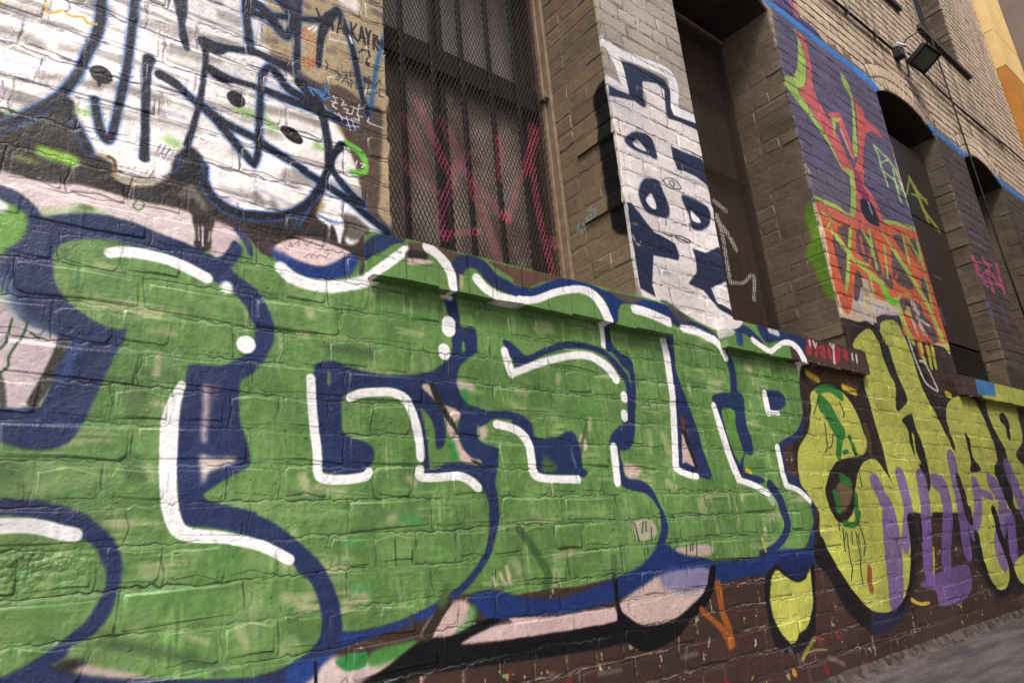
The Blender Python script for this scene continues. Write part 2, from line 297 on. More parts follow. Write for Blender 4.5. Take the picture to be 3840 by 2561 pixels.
["s","M",[70,110,170],30,0.5,[168,1096,8,158,1041,8,148,1028,9]],
["f","M",[38,50,88],7,1.0,[63,781,63,781,126,780,161,771,208,754,238,730,260,708,275,688,284,663,287,636,282,596,270,557,249,529,230,518,212,511,202,492,186,480,225,465,279,449,374,429,555,404,626,417,670,434,701,462,751,469,809,464,897,473,960,489,1026,511,1097,547,1151,590,1180,628,1200,680,1201,726,1238,725,1233,694,1218,659,1194,607,1153,565,1095,520,1025,484,927,462,852,447,767,435,732,421,701,401,663,367,556,375,376,406,100,453,100,453,99,462,98,469,140,487,178,508,211,535,231,552,246,579,259,608,259,638,248,665,232,691,210,706,165,735,129,746,79,753,66,754,66,754]],
["f","M",[34,62,130],12,0.7,[751,465,809,462,897,471,992,493,991,473,897,458,809,448,754,441]],
["f","M",[38,72,150],14,0.6,[626,412,675,420,727,420,690,385,663,367,626,373]],
["f","M",[34,30,32],14,0.9,[198,489,219,490,241,479,234,472,223,465,186,476]],
["f","M",[205,178,176],9,1.0,[227,472,239,475,278,462,354,435,335,436,279,449,223,466]],
["f","M",[38,50,88],6,1.0,[1088,1367,1088,1367,1132,1375,1132,1375,1143,1302,1145,1274,1190,1277,1204,1258,1202,1234,1201,1199,1201,1199,1144,1159,1122,1123,1120,1090,1129,1065,1154,1037,1197,1027,1216,1018,1213,992,1188,971,1178,954,1192,926,1242,912,1255,902,1245,854,1232,810,1237,776,1238,725,1238,725,1205,726,1200,761,1184,795,1167,816,1137,829,1083,834,1029,828,993,828,993,828,995,911,984,961,970,1015,941,1047,904,1062,854,1058,801,1050,770,1036,760,1021,757,1001,757,950,765,931,789,921,825,911,841,897,845,881,837,858,818,836,788,829,730,831,704,838,704,838,701,902,690,942,687,1024,682,1080,684,1103,702,1114,731,1120,762,1112,802,1104,856,1099,922,1100,985,1110,1043,1128,1099,1177,1110,1222,1103,1296]],
["f","M",[98,135,74],7,1.0,[990,1013,990,1069,1022,1081,1059,1034,1114,1012,1120,993,1110,961,1125,905,1160,875,1183,869,1182,857,1121,864,1066,861,1026,846,1013,852,1009,911,999,971]],
["f","M",[206,180,170],8,1.0,[1000,1073,1022,1081,1059,1034,1114,1015,1120,993,1092,973,1109,948,1118,914,1153,878,1183,872,1178,860,1115,871,1095,904,1076,950,1068,990,1041,1032]],
["f","M",[44,42,36],5,1.0,[1023,1085,1037,1083,1067,1034,1105,967,1107,945,1078,981,1044,1023]],
["f","M",[44,42,36],5,1.0,[1149,875,1182,866,1182,857,1156,866]],
["s","M",[52,140,66],18,0.8,[1085,923,13,1097,886,13]],
["f","M",[38,50,88],6,1.0,[983,1075,1024,1050,1055,1014,1070,965,1067,922,1047,900,1034,912,1034,951,1021,987,997,1011,970,1027]],
["f","M",[98,135,74],5,1.0,[1147,1224,1155,1225,1155,1197,1145,1193]],
["f","M",[120,150,80],7,0.8,[718,1089,727,1087,724,1056,718,1058]],
["f","M",[206,180,170],9,0.8,[1121,1106,1163,1104,1185,1079,1130,1078]],
["s","M",[52,140,66],20,0.7,[1145,1066,14,1159,1047,14]],
["f","M",[206,180,170],10,0.8,[1180,971,1212,975,1218,950,1192,933]],
["f","M",[38,50,88],6,1.0,[1313,1245,1313,1245,1340,1245,1365,1230,1400,1212,1479,1247,1556,1276,1635,1289,1715,1286,1783,1268,1843,1222,1876,1184,1883,1144,1887,1177,1883,1205,1845,1230,1827,1257,1796,1278,1786,1314,1809,1317,1831,1282,1898,1261,1912,1242,1909,1216,1912,1188,1903,1117,1878,1020,1861,964,1843,933,1812,917,1778,912,1788,849,1799,824,1875,812,1925,778,1950,729,1970,692,1976,665,1966,625,1938,594,1901,593,1901,593,1936,649,1942,711,1935,719,1913,749,1872,772,1786,787,1763,805,1764,842,1757,915,1731,933,1741,960,1764,983,1814,1012,1843,1034,1856,1114,1849,1165,1817,1207,1763,1250,1684,1267,1605,1261,1527,1242,1450,1210,1401,1183,1359,1169,1341,1173,1332,1208,1310,1216]],
["f","M",[38,50,88],6,1.0,[1216,1018,1316,1024,1316,1021,1358,1013,1391,988,1403,947,1486,950,1536,970,1566,971,1582,950,1591,911,1592,858,1608,848,1606,834,1587,823,1516,830,1399,839,1392,889,1383,923,1365,956,1345,975,1312,987,1313,997,1250,997,1212,979,1188,971,1186,997]],
["f","M",[70,104,64],9,0.9,[1427,887,1462,874,1486,850,1421,841]],
["f","M",[110,130,160],7,0.6,[1551,924,1558,889,1568,858,1558,858,1549,892]],
["f","M",[206,180,170],7,0.9,[1593,954,1609,966,1625,937,1616,912,1597,918]],
["f","M",[206,180,170],9,0.9,[1792,872,1873,858,1855,827,1800,827]],
["s","M",[70,90,56],10,0.8,[1635,1000,7,1607,947,7,1596,915,7]],
["s","M",[38,50,88],6,1.0,[2166,1468,20,2146,1357,20,2153,1357,21,2145,1267,20]],
["f","M",[38,50,88],6,1.0,[2153,1385,2153,1385,2181,1388,2157,1290,2171,1212,2194,1139,2236,1013,2246,949,2268,878,2279,833,2244,818,2091,864,2100,924,2118,1049,2119,1134,2131,1265]],
["f","M",[196,172,164],5,1.0,[2135,987,2153,955,2184,869,2134,880,2109,884]],
["f","M",[44,34,30],3,1.0,[2139,1016,2164,997,2178,947,2202,861,2183,865,2153,955]],
["f","M",[120,60,36],7,0.8,[2147,1059,2159,1055,2167,1009,2144,1008]],
["s","M",[38,50,88],6,1.0,[2131,1050,10,2120,966,10,2104,888,10]],
["s","M",[38,50,88],8,1.0,[2168,1478,25,2244,1447,23,2351,1444,23,2442,1418,26,2491,1401,26]],
["s","M",[38,50,88],6,1.0,[2507,1374,24,2542,1319,24,2552,1262,23,2536,1184,22]],
["f","M",[38,50,88],6,1.0,[2374,1153,2447,1173,2502,1177,2554,1191,2595,1170,2592,1122,2581,1052,2599,983,2587,919,2530,918,2502,855,2551,838,2626,825,2636,807,2578,803,2471,829,2464,855,2424,920,2395,998,2396,1100,2372,1121]],
["f","M",[92,134,62],6,1.0,[2425,1098,2511,1103,2505,1034,2519,958,2525,926,2490,890,2480,881,2450,933,2428,1008]],
["s","M",[220,200,60],10,0.9,[2525,855,9,2547,849,9]],
["s","M",[38,50,88],6,1.0,[3179,1395,34,3185,1335,33,3178,1269,30,3142,1185,26,3059,1076,21,2966,1011,16,2829,962,18,2804,895,27,2816,834,22,2935,792,20,2990,744,28,2998,674,29,2983,618,24,2912,557,20]],
["f","M",[38,50,88],6,1.0,[2767,1203,2805,1211,2887,1215,2935,1196,2938,1166,2895,1137,2834,1119,2772,1120,2758,1153,2786,1210]],
["s","M",[38,50,88],9,1.0,[2673,793,24,2722,743,26,2741,682,28,2749,636,26,2705,585,18,2608,544,15,2517,529,14]],
["s","M",[190,200,190],14,0.7,[2644,758,22,2667,731,22]],
["f","M",[30,52,106],9,1.0,[1112,507,1167,519,1260,504,1259,496,1399,476,1509,480,1681,509,1788,531,1867,567,1914,599,1954,597,2023,564,2171,532,2234,522,2371,516,2559,518,2563,530,2687,539,2855,529,2914,584,2988,585,2950,497,2898,460,2542,470,2536,454,2351,453,2198,444,2083,443,1972,478,1920,503,1832,483,1720,450,1547,433,1414,430,1254,442,1254,442,1178,440,1141,472,1128,489]],
["f","M",[206,178,176],8,1.0,[1252,429,1158,426,1076,397,1076,397,1247,386,1247,386,1493,380,1642,382,1669,395,1664,424,1664,424,1546,427,1413,427,1253,440]],
["f","M",[206,180,172],12,1.0,[1692,437,1687,412,1730,375,1804,353,1942,357,2039,391,2122,425,2162,499,1920,503,1832,483]],
["f","M",[80,88,150],40,0.6,[1923,517,2194,496,2144,434,1963,440,1887,485]],
["f","M",[206,180,172],12,0.9,[966,430,991,467,1042,493,1094,504,1123,474,1110,438,1054,421]],
["s","M",[80,150,80],18,0.7,[1123,474,14,1110,443,13,1081,428,12]],
["f","M",[206,186,180],10,1.0,[663,363,690,389,727,417,780,405,894,393,940,411,864,376,790,346]],
["f","M",[48,130,64],7,0.95,[737,413,808,419,810,389,772,381,750,389]],
["f","M",[78,140,66],9,0.95,[825,415,926,425,950,419,894,390,824,384]],
["f","M",[14,13,15],7,1.0,[790,346,864,376,941,413,988,422,1054,421,1160,445,1214,436,1076,397,1247,385,1247,386,1493,382,1647,382,1669,395,1670,478,1669,517,1687,515,1688,418,1713,393,1768,361,1830,352,1942,358,2038,387,2131,435,2180,505,2209,503,2175,431,2117,382,2027,347,1986,324,1928,298,1848,282,1788,280,1739,294,1693,316,1597,317,1399,322,1242,331,1115,337,953,343,907,334,891,317]],
["s","M",[50,44,34],6,1.0,[1046,503,14,1025,484,14,1003,458,14,979,431,14]],
["s","M",[70,96,50],14,0.8,[1048,540,12,1040,520,12,1029,502,11]],
["s","M",[46,72,40],12,0.55,[1303,676,13,1354,618,13,1386,570,14,1402,533,15,1386,507,14]],
["s","M",[52,60,60],5,1.0,[937,479,7,931,432,7]],
["s","M",[20,21,36],3,1.0,[687,412,4,688,363,4]],
["s","M",[60,90,52],14,0.6,[1684,568,15,1677,519,15]],
["f","M",[206,180,172],12,0.9,[1997,580,2186,584,2202,549,2074,550]],
["f","M",[196,176,164],12,0.8,[1790,669,1837,685,1901,672,1909,632,1822,615]],
["s","M",[38,78,44],2,0.95,[1806,672,3,1816,615,3]],
["s","M",[38,78,44],2,0.95,[1849,677,3,1835,639,3]],
["s","M",[38,78,44],2,0.95,[1863,677,3,1857,645,3]],
["s","M",[38,78,44],2,0.95,[1886,654,3,1879,608,3]],
["s","M",[38,78,44],2,0.95,[2059,587,3,2052,555,3]],
["s","M",[38,78,44],2,0.95,[2085,590,3,2079,568,3]],
["s","M",[38,78,44],2,0.95,[2098,593,3,2091,567,3]],
["s","M",[38,78,44],2,0.95,[2124,606,3,2109,547,3]],
["s","M",[38,78,44],2,0.95,[1838,589,3,1835,569,3]],
["s","M",[38,78,44],2,0.95,[1855,588,3,1852,571,3]],
["s","M",[38,78,44],2,0.95,[897,669,2,899,603,2]],
["s","M",[38,78,44],2,0.95,[945,637,2,945,608,2]],
["s","M",[38,78,44],2,0.95,[1197,561,2,1195,524,2]],
["s","M",[38,78,44],2,0.95,[1209,572,2,1205,532,2]],
["s","M",[206,186,160],10,0.8,[1223,559,5,1236,535,5]],
["s","M",[206,186,160],10,0.8,[1248,574,6,1259,533,6]],
["s","M",[206,186,160],10,0.8,[1199,549,6,1205,532,6]],
["s","M",[62,84,52],22,0.5,[289,1047,11,323,1045,12,358,1046,12]],
["s","M",[62,84,52],22,0.45,[284,998,23,291,961,23]],
["s","M",[62,84,52],22,0.5,[286,859,18,296,828,18]],
["s","M",[62,84,52],22,0.6,[720,1154,12,778,1155,13,841,1153,13]],
["s","M",[62,84,52],22,0.65,[267,511,10,322,494,10,377,476,11,433,454,11,477,431,11]],
["s","M",[62,84,52],22,0.2,[508,481,2,533,463,2]],
["s","M",[62,84,52],22,0.4,[74,851,15,85,819,15]],
["s","M",[62,84,52],22,0.4,[568,451,9,582,447,9]],
["s","M",[196,188,150],20,0.6,[325,1088,8,321,1045,8]],
["s","M",[196,188,150],20,0.55,[323,982,7,341,976,7]],
["s","M",[196,188,150],20,0.5,[320,846,7,329,819,7]],
["s","M",[196,188,150],20,0.5,[268,726,6,292,723,6]],
["s","M",[196,188,150],20,0.5,[619,556,12,675,530,12]],
["s","M",[196,188,150],20,0.5,[760,523,9,811,532,9]],
["s","M",[196,188,150],20,0.4,[613,449,12,632,464,12]],
["s","M",[196,188,150],20,0.6,[885,718,10,898,720,10]],
["s","M",[196,188,150],20,0.6,[667,1247,11,672,1239,11]],
["s","M",[196,188,150],20,0.5,[644,1184,11,655,1183,11]],
["s","M",[196,188,150],20,0.5,[842,1326,9,855,1332,9]],
["s","M",[196,188,150],20,0.6,[655,822,11,666,788,11]],
["s","M",[196,188,150],20,0.5,[690,798,9,758,787,9]],
["s","M",[196,188,150],20,0.6,[1530,1159,11,1522,1140,11]],
["s","M",[196,188,150],20,0.45,[1455,1319,21,1508,1323,21]],
["s","M",[196,188,150],20,0.4,[310,527,7,319,528,7]],
["s","M",[196,188,150],20,0.5,[410,506,6,453,488,6]],
["s","M",[196,188,150],20,0.5,[518,501,8,533,467,8]],
["s","M",[196,188,150],20,0.7,[950,819,11,960,808,11]],
["s","M",[196,188,150],20,0.4,[1341,1092,11,1376,1087,11]],
["s","M",[196,188,150],20,0.5,[192,1279,8,224,1276,8]],
["s","M",[196,188,150],20,0.35,[284,1186,6,373,1197,6]],
["s","M",[196,188,150],20,0.5,[308,1141,7,353,1142,8]],
["s","M",[196,188,150],20,0.4,[1948,991,14,1945,920,14]],
["s","M",[196,188,150],20,0.4,[2029,971,19,2043,923,19]],
["s","M",[196,188,150],20,0.6,[2663,1303,16,2687,1300,17]],
["s","M",[196,188,150],20,0.5,[2009,808,14,2048,789,14]],
["s","M",[196,188,150],20,0.5,[2187,732,24,2191,700,24]],
["s","M",[196,188,150],20,0.3,[1367,723,11,1383,710,11]],
["s","M",[196,188,150],20,0.5,[1277,584,15,1291,565,15]],
["s","M",[196,188,150],20,0.4,[1435,585,9,1509,599,9]],
["s","M",[196,188,150],20,0.7,[1653,1015,9,1646,985,9]],
["s","M",[70,150,84],24,0.5,[920,722,13,965,710,13]],
["s","M",[70,150,84],24,0.5,[783,564,9,826,558,9]],
["s","M",[70,150,84],24,0.5,[745,662,7,799,669,8]],
["f","M",[30,54,116],10,1.0,[570,1398,613,1389,657,1380,702,1377,749,1406,798,1439,814,1409,790,1375,733,1348,672,1339,614,1355,579,1372]],
["s","M",[100,86,150],16,0.5,[573,1402,10,607,1388,10]],
["s","M",[90,130,80],16,0.7,[797,1380,7,814,1413,7]],
["s","M",[244,243,242],6,1.0,[213,1311,12,235,1319,13,274,1322,13,319,1320,13,367,1310,14,416,1291,14]],
["s","M",[244,243,242],13,1.0,[462,1277,14,464,1275,14]],
["s","M",[244,243,242],5,1.0,[512,1137,22,513,1137,22]],
["s","M",[244,243,242],5,1.0,[375,1025,9,362,985,14,356,938,18,357,867,18,360,810,17,366,765,17,379,724,16,397,706,15,432,698,14,477,693,12,548,675,12,585,659,12,625,637,12]],
["s","M",[244,243,242],5,1.0,[71,732,14,97,733,14,122,732,14,148,727,14,175,718,14,199,712,14]],
["s","M",[244,243,242],5,1.0,[674,1068,12,677,1010,12,682,955,12,690,888,12,693,835,12,701,822,12,729,817,12,773,818,12,817,825,12,830,836,12]],
["s","M",[244,243,242],5,1.0,[780,1026,11,810,1040,12,854,1047,12,903,1050,12,943,1035,14,962,1002,14,977,955,14,983,910,14,984,878,14]],
["s","M",[244,243,242],5,1.0,[980,843,14,981,825,12,1029,823,12,1100,827,12,1140,815,13,1167,794,14]],
["s","M",[244,243,242],6,1.0,[1081,1192,20,1081,1182,20]],
["s","M",[244,243,242],6,1.0,[1103,1277,24,1101,1259,24]],
["s","M",[244,243,242],10,1.0,[594,1354,17,625,1332,18,672,1322,17,733,1327,17,796,1347,17,863,1376,17]],
["s","M",[244,243,242],8,1.0,[1308,1214,16,1329,1143,16,1329,1143,12,1338,1148,12,1423,1182,12,1513,1212,13,1606,1236,13,1681,1243,15,1743,1227,17,1783,1203,19,1808,1174,20]],
["s","M",[244,243,242],5,1.0,[1839,1112,17,1839,1104,17]],
["s","M",[244,243,242],5,1.0,[1828,1046,17,1827,1035,17]],
["s","M",[244,243,242],6,1.0,[1253,981,13,1311,972,13,1343,958,15,1370,929,16,1377,879,16,1381,839,16,1406,823,13,1468,819,12,1566,818,13]],
["s","M",[244,243,242],6,1.0,[1751,926,17,1750,878,17,1747,809,16]],
["s","M",[244,243,242],5,1.0,[2112,1355,20,2119,1286,20,2116,1176,19,2109,1090,18,2088,965,18,2068,858,18,2068,858,13,2123,838,13,2186,828,12]],
["s","M",[244,243,242],10,1.0,[2252,1425,18,2346,1424,20,2417,1410,20,2460,1402,20,2499,1373,21,2522,1332,18]],
["s","M",[244,243,242],6,1.0,[2374,1112,16,2394,1020,21,2421,911,21,2458,814,21,2458,814,13,2538,798,14,2646,762,14]],
["s","M",[244,243,242],5,1.0,[3132,1379,23,3132,1292,22,3120,1189,22]],
["s","M",[244,243,242],5,1.0,[2771,1193,19,2771,1115,20,2787,1111,11,2857,1110,11]],
["s","M",[244,243,242],6,1.0,[2790,952,19,2790,858,19,2800,790,19,2800,790,11,2890,771,13,2968,725,14]],
["s","M",[244,243,242],6,1.0,[1771,1373,16,1773,1336,16,1769,1295,15]],
["s","M",[244,243,242],14,1.0,[1088,1367,11,1112,1364,11]],
["s","M",[38,50,88],6,1.0,[1797,1377,15,1794,1311,15,1792,1286,15]],
["s","M",[38,50,88],6,1.0,[1313,1245,10,1330,1236,11,1336,1208,11]],
["s","M",[30,76,44],3,0.95,[56,1133,2,54,1112,2,52,1085,2]],
["s","M",[30,76,44],3,0.95,[81,1130,2,79,1111,2,73,1088,2]],
["s","M",[30,76,44],3,0.95,[52,1085,2,44,1069,2]],
["s","M",[30,76,44],3,0.95,[71,1088,2,59,1055,2,60,1035,2,49,1022,2]],
["s","M",[30,76,44],3,0.95,[89,1108,2,104,1098,2]],
["s","M",[90,120,70],2,0.9,[249,1441,2,259,1454,2,271,1447,2,264,1431,2,253,1432,2,249,1441,2]],
["s","M",[214,196,196],2,0.7,[399,1420,2,403,1372,2]],
["s","M",[214,196,196],2,0.7,[391,1418,2,394,1384,2]],
["s","M",[214,196,196],2,0.7,[417,1413,2,415,1386,2]],
["l","M",[150,120,130],1,0.7,[613,1417,2,618,1434,2,621,1419,2]],
["l","M",[150,120,130],1,0.7,[624,1423,2,642,1442,2,639,1426,2]],
["l","M",[150,120,130],1,0.7,[651,1445,2,663,1431,2,678,1451,2]],
["l","M",[150,120,130],1,0.7,[654,1395,2,672,1411,2,675,1399,2,681,1413,2,690,1403,2,699,1414,2]],
["l","M",[150,120,130],1,0.7,[702,1412,2,715,1408,2,724,1423,2]],
["l","M",[150,120,130],1,0.7,[601,1417,2,613,1408,2]],
["f","M",[46,36,33],12,1.0,[3182,1379,3803,1366,3803,1366,3751,1564,3823,1661,4011,1722,4154,1730,4174,1767,4354,1830,4509,1833,4610,1760,4625,1678,4692,1471,4874,1359,5081,1397,5390,1422,5692,1407,6521,1391,5765,593,5340,146,5122,134,4919,123,4791,166,4691,282,4449,511,4192,581,3920,375,3743,236,3578,166,3413,139,3265,144,3177,195,3065,269,2991,400,2904,495,3002,706,2912,849,2921,965,3049,1050]],
["f","M",[84,60,44],12,1.0,[3207,1365,3587,1375,3750,1361,3703,1267,3631,1267,3553,1301,3398,1310,3234,1279]],
["f","M",[180,184,84],7,1.0,[2920,802,2932,888,2975,962,3084,1041,3158,1160,3181,1226,3248,1264,3389,1290,3514,1269,3616,1213,3668,1147,3676,1067,3647,987,3574,938,3417,921,3300,903,3218,861,3160,811,3123,762,3127,703,3141,669,3174,629,3222,623,3269,636,3354,678,3441,810,3521,880,3597,913,3697,921,3776,883,3825,810,3808,894,3797,991,3783,1130,3784,1303,3813,1385,3864,1409,3880,1517,3771,1529,3791,1570,3882,1625,4015,1676,4074,1657,4107,1615,4160,1636,4196,1729,4340,1778,4460,1775,4500,1709,4537,1666,4563,1577,4567,1403,4621,1284,4685,1206,4724,1140,4804,1008,4834,1002,4823,1159,4886,1274,5043,1343,5257,1377,5441,1357,5513,1239,5560,1089,5553,954,5427,879,5482,651,5525,602,5205,476,5223,291,5159,219,5016,169,4877,182,4822,247,4780,372,4796,526,4810,659,4664,627,4260,638,4218,620,3940,646,3901,537,3835,408,3751,311,3621,239,3476,211,3349,222,3278,251,3173,330,3089,424,3036,500,2992,571,3026,672,3002,706,2953,768]],
["f","M",[180,184,84],7,1.0,[5651,1356,6253,1381,6287,1282,6230,1113,5971,993,6048,892,5812,643,5610,648,5707,904,5722,1049,5634,1230]],
["f","M",[44,34,31],6,1.0,[4127,1653,4127,1653,4219,1666,4253,1441,4311,1288,4217,1230,4142,1200,4125,1230,4190,1357,4153,1418,4118,1532]],
["f","M",[180,184,84],5,1.0,[4149,1616,4192,1722,4324,1776,4234,1613,4203,1609,4203,1636]],
["f","M",[40,32,30],5,1.0,[4156,1150,4312,1191,4321,1108,4353,1014,4348,889,4334,809,4273,749,4260,821,4228,888,4187,1009,4200,1103]],
["f","M",[180,184,84],5,1.0,[4240,1073,4266,1068,4244,980,4262,906,4206,918,4227,1004]],
["f","M",[40,32,30],5,1.0,[5080,1114,5125,1073,5100,967,5175,891,5139,870,4985,866,5044,931,5059,1036]],
["f","M",[40,32,30],6,1.0,[5448,1365,5623,1362,5625,1245,5682,1132,5763,1019,5750,927,5696,792,5567,601,5512,636,5469,757,5414,865,5540,939,5573,1105,5513,1239]],
["f","M",[40,32,30],5,1.0,[5860,1274,5963,1300,6023,1235,5953,1103,5895,1117,5920,1197,5852,1226]],
["f","M",[40,32,30],6,1.0,[3123,762,3160,811,3218,861,3300,903,3417,921,3549,934,3651,948,3703,932,3598,916,3524,885,3455,826,3412,774,3375,698,3287,640,3232,622,3174,629,3141,669,3127,703]],
["f","M",[112,92,66],12,0.9,[3199,751,3263,800,3371,826,3385,774,3331,709,3244,671,3197,702]],
["s","M",[40,32,30],6,1.0,[3190,1248,11,3298,1282,11,3400,1291,13,3517,1275,17,3607,1218,23,3655,1146,27,3673,1061,28]],
["f","M",[44,34,30],6,1.0,[3690,1289,3781,1297,3809,1085,3824,969,3815,883,3828,804,3786,855,3719,916,3648,942,3687,994,3694,1102,3705,1196]],
["s","M",[90,70,50],13,0.7,[3682,1079,27,3680,1005,26,3663,959,24]],
["s","M",[46,36,33],5,1.0,[3813,1615,14,3907,1673,13,4004,1707,13,4112,1703,22,4153,1648,31]],
["s","M",[60,52,56],5,1.0,[4165,1711,22,4212,1759,15,4351,1798,16,4491,1801,26,4535,1743,40,4572,1671,41]],
["s","M",[46,36,33],6,1.0,[4554,1668,33,4588,1566,33,4595,1447,32,4649,1327,32,4707,1214,31,4776,1115,31,4818,1029,32]],
["s","M",[44,112,50],8,0.9,[3252,1248,19,3379,1269,22,3488,1238,27]],
["s","M",[44,112,50],8,0.9,[3275,1178,49,3323,1143,55,3360,1080,56,3392,1055,50]],
["s","M",[44,112,50],8,0.9,[3371,1011,25,3323,930,25]],
["s","M",[44,112,50],8,0.9,[3479,1025,17,3505,939,17]],
["s","M",[44,112,50],8,0.9,[3230,618,15,3331,609,15,3390,662,23]],
["s","M",[44,112,50],8,0.9,[3209,751,25,3208,682,24]],
["s","M",[44,112,50],8,0.9,[3405,738,20,3374,664,20]],
["s","M",[44,112,50],8,0.9,[3385,947,12,3421,953,12]],
["s","M",[44,112,50],8,0.9,[3307,826,24,3361,805,24]],
["s","M",[38,62,40],1,0.95,[3277,1233,4,3206,1163,3,3168,1123,4]],
["s","M",[38,62,40],1,0.95,[3255,1086,5,3235,980,5,3205,948,4]],
["s","M",[38,62,40],1,0.95,[3318,1035,4,3282,981,4,3243,964,3]],
["s","M",[38,62,40],1,0.95,[3460,1202,6,3480,1147,6,3457,1124,4]],
["s","M",[38,62,40],1,0.95,[3486,971,6,3502,933,6]],
["s","M",[38,62,40],1,0.95,[3179,620,5,3176,591,5]],
["s","M",[38,62,40],1,0.95,[3208,594,5,3184,500,5]],
["s","M",[38,62,40],1,0.95,[3238,569,5,3213,475,5,3216,428,5,3180,375,4]],
["s","M",[38,62,40],1,0.95,[3325,575,5,3308,454,5,3287,403,5,3280,348,5]],
["s","M",[38,62,40],1,0.95,[3370,622,5,3388,527,5,3353,470,4]],
["s","M",[38,62,40],1,0.95,[3283,576,5,3268,524,5]],
["s","M",[38,62,40],1,0.95,[3232,579,4,3190,533,4]],
["s","M",[38,62,40],1,0.95,[3496,853,5,3490,784,5]],
["s","M",[38,62,40],1,0.95,[3341,564,5,3333,506,5]],
["s","M",[218,192,52],12,0.85,[3193,1330,17,3287,1306,17]],
["s","M",[218,192,52],12,0.85,[3535,1288,17,3656,1269,17]],
["s","M",[218,192,52],12,0.85,[4949,1364,22,5015,1355,22]],
["s","M",[220,188,60],10,0.9,[3731,237,11,3815,209,9,3917,203,9]],
["s","M",[214,190,60],8,0.8,[4137,453,12,4084,363,11,4030,281,11]],
["s","M",[130,60,40],14,0.8,[3375,406,21,3351,360,22,3348,323,22]],
["s","M",[204,98,62],5,0.9,[4711,1733,21,4691,1599,21]],
["s","M",[204,98,62],5,0.9,[4875,1755,19,4810,1628,18]],
["s","M",[204,98,62],5,0.9,[4971,1768,19,4893,1623,19]],
["s","M",[206,206,70],5,0.9,[4750,1694,23,4727,1603,23,4733,1561,25]],
["s","M",[206,206,70],5,0.9,[4849,1662,23,4817,1533,23]],
["s","M",[206,206,70],5,0.9,[4925,1671,24,4892,1541,23]],
["s","M",[206,206,70],5,0.9,[5146,1729,23,5208,1683,23]],
["s","M",[220,214,212],5,0.85,[4564,1684,14,4595,1545,14,4622,1464,14]],
["s","M",[220,214,212],5,0.85,[4622,1464,13,4666,1405,10,4811,1368,8]],
["s","M",[220,214,212],5,0.85,[4644,1551,7,4736,1539,13,4821,1383,14]],
["s","M",[220,214,212],5,0.7,[5385,1468,9,5486,1414,9]],
["s","M",[120,94,158],8,0.86,[3645,799,53,3686,718,52,3725,654,56,3709,494,53,3633,321,48,3593,251,46]],
["s","M",[120,94,158],8,0.86,[3953,827,58,3956,741,57,3940,648,48,3806,489,42]],
["s","M",[120,94,158],8,0.86,[4212,815,64,4188,709,62,4159,641,57,4065,474,56,4004,337,56]],
["s","M",[120,94,158],8,0.86,[4373,809,41,4484,765,70,4456,633,62,4339,488,55,4244,351,55]],
["s","M",[120,94,158],8,0.86,[4733,933,65,4709,828,65,4664,627,62,4590,414,59]],
["s","M",[120,94,158],8,0.86,[5007,774,63,4922,619,50,4738,498,39]],
["s","M",[120,94,158],8,0.86,[5294,794,67,5377,723,87,5359,607,66,5113,415,60,5106,338,80]],
["s","M",[120,94,158],8,0.86,[5714,874,89,5755,733,90,5778,607,90]],
["s","M",[120,94,158],8,0.86,[3664,633,36,3614,500,36,3567,352,35,3524,234,34]],
["s","M",[120,94,158],8,0.86,[5465,560,69,5326,336,67]],
["s","M",[120,94,158],8,0.86,[4610,553,23,4819,557,23]],
["s","M",[120,94,158],8,0.86,[5055,740,26,5225,711,26]],
["f","M",[120,94,158],14,0.8,[3870,295,4173,334,4546,334,4454,192,4062,172,4030,249]],
["s","M",[44,36,34],6,1.0,[4751,815,42,4758,731,42,4748,624,42,4770,584,39]],
["s","M",[28,24,28],6,0.9,[3959,612,32,3949,508,32]],
["s","M",[28,24,28],6,0.9,[4063,603,15,4015,504,15]],
["f","M",[40,40,74],20,0.8,[3297,226,3451,206,3664,229,3606,172,3411,134,3267,148]],
["f","M",[28,24,26],7,1.0,[2904,495,2992,571,3038,505,3122,389,3230,279,3287,227,3261,158,3175,191,3071,282,3016,371,2953,438]],
["s","M",[28,24,26],6,1.0,[3933,613,26,3904,510,24,3847,407,22,3772,314,18,3673,243,14,3566,206,12]],
["s","M",[28,24,26],6,1.0,[4797,482,38,4766,355,39,4803,225,33,4897,162,17,5042,154,15,5177,217,30,5221,311,44,5186,477,45,5200,610,45]],
["s","M",[28,24,26],6,1.0,[5199,241,39,5239,174,25,5377,142,17]],
["f","M",[180,184,84],6,1.0,[5317,304,5624,331,5460,161,5327,179,5275,235]],
["f","M",[26,24,28],8,1.0,[2575,475,2503,425,2483,324,2486,247,2504,195,2590,157,2687,158,2775,190,2825,266,2872,388,2888,479,2714,499]],
["f","M",[180,184,84],6,1.0,[2609,461,2585,458,2543,417,2518,360,2519,309,2545,244,2604,193,2645,196,2678,219,2739,235,2795,278,2829,328,2842,391,2856,450,2808,415,2744,404,2684,421,2636,446]],
["f","M",[30,38,84],12,0.9,[2599,498,2720,516,2897,500,2872,462,2813,428,2749,416,2688,434,2636,467]],
["s","M",[206,214,130],10,0.6,[2675,129,4,2705,144,3,2782,145,3,2855,135,3]],
["s","M",[178,184,80],16,0.6,[2665,126,10,2699,149,9,2783,189,9]],
["s","M",[170,96,40],13,0.88,[2089,371,12,2146,329,12,2193,291,14,2217,242,16]],
["s","M",[170,96,40],13,0.88,[2208,443,18,2205,355,17,2227,298,17,2231,244,17]],
["s","M",[190,190,60],8,0.8,[2543,585,7,2550,539,7]],
["s","M",[170,150,150],5,0.7,[1945,299,4,1941,270,4]],
["s","M",[170,150,150],5,0.7,[2112,277,4,2093,252,4]],
["s","M",[170,150,150],5,0.7,[3256,127,7,3248,62,7]],
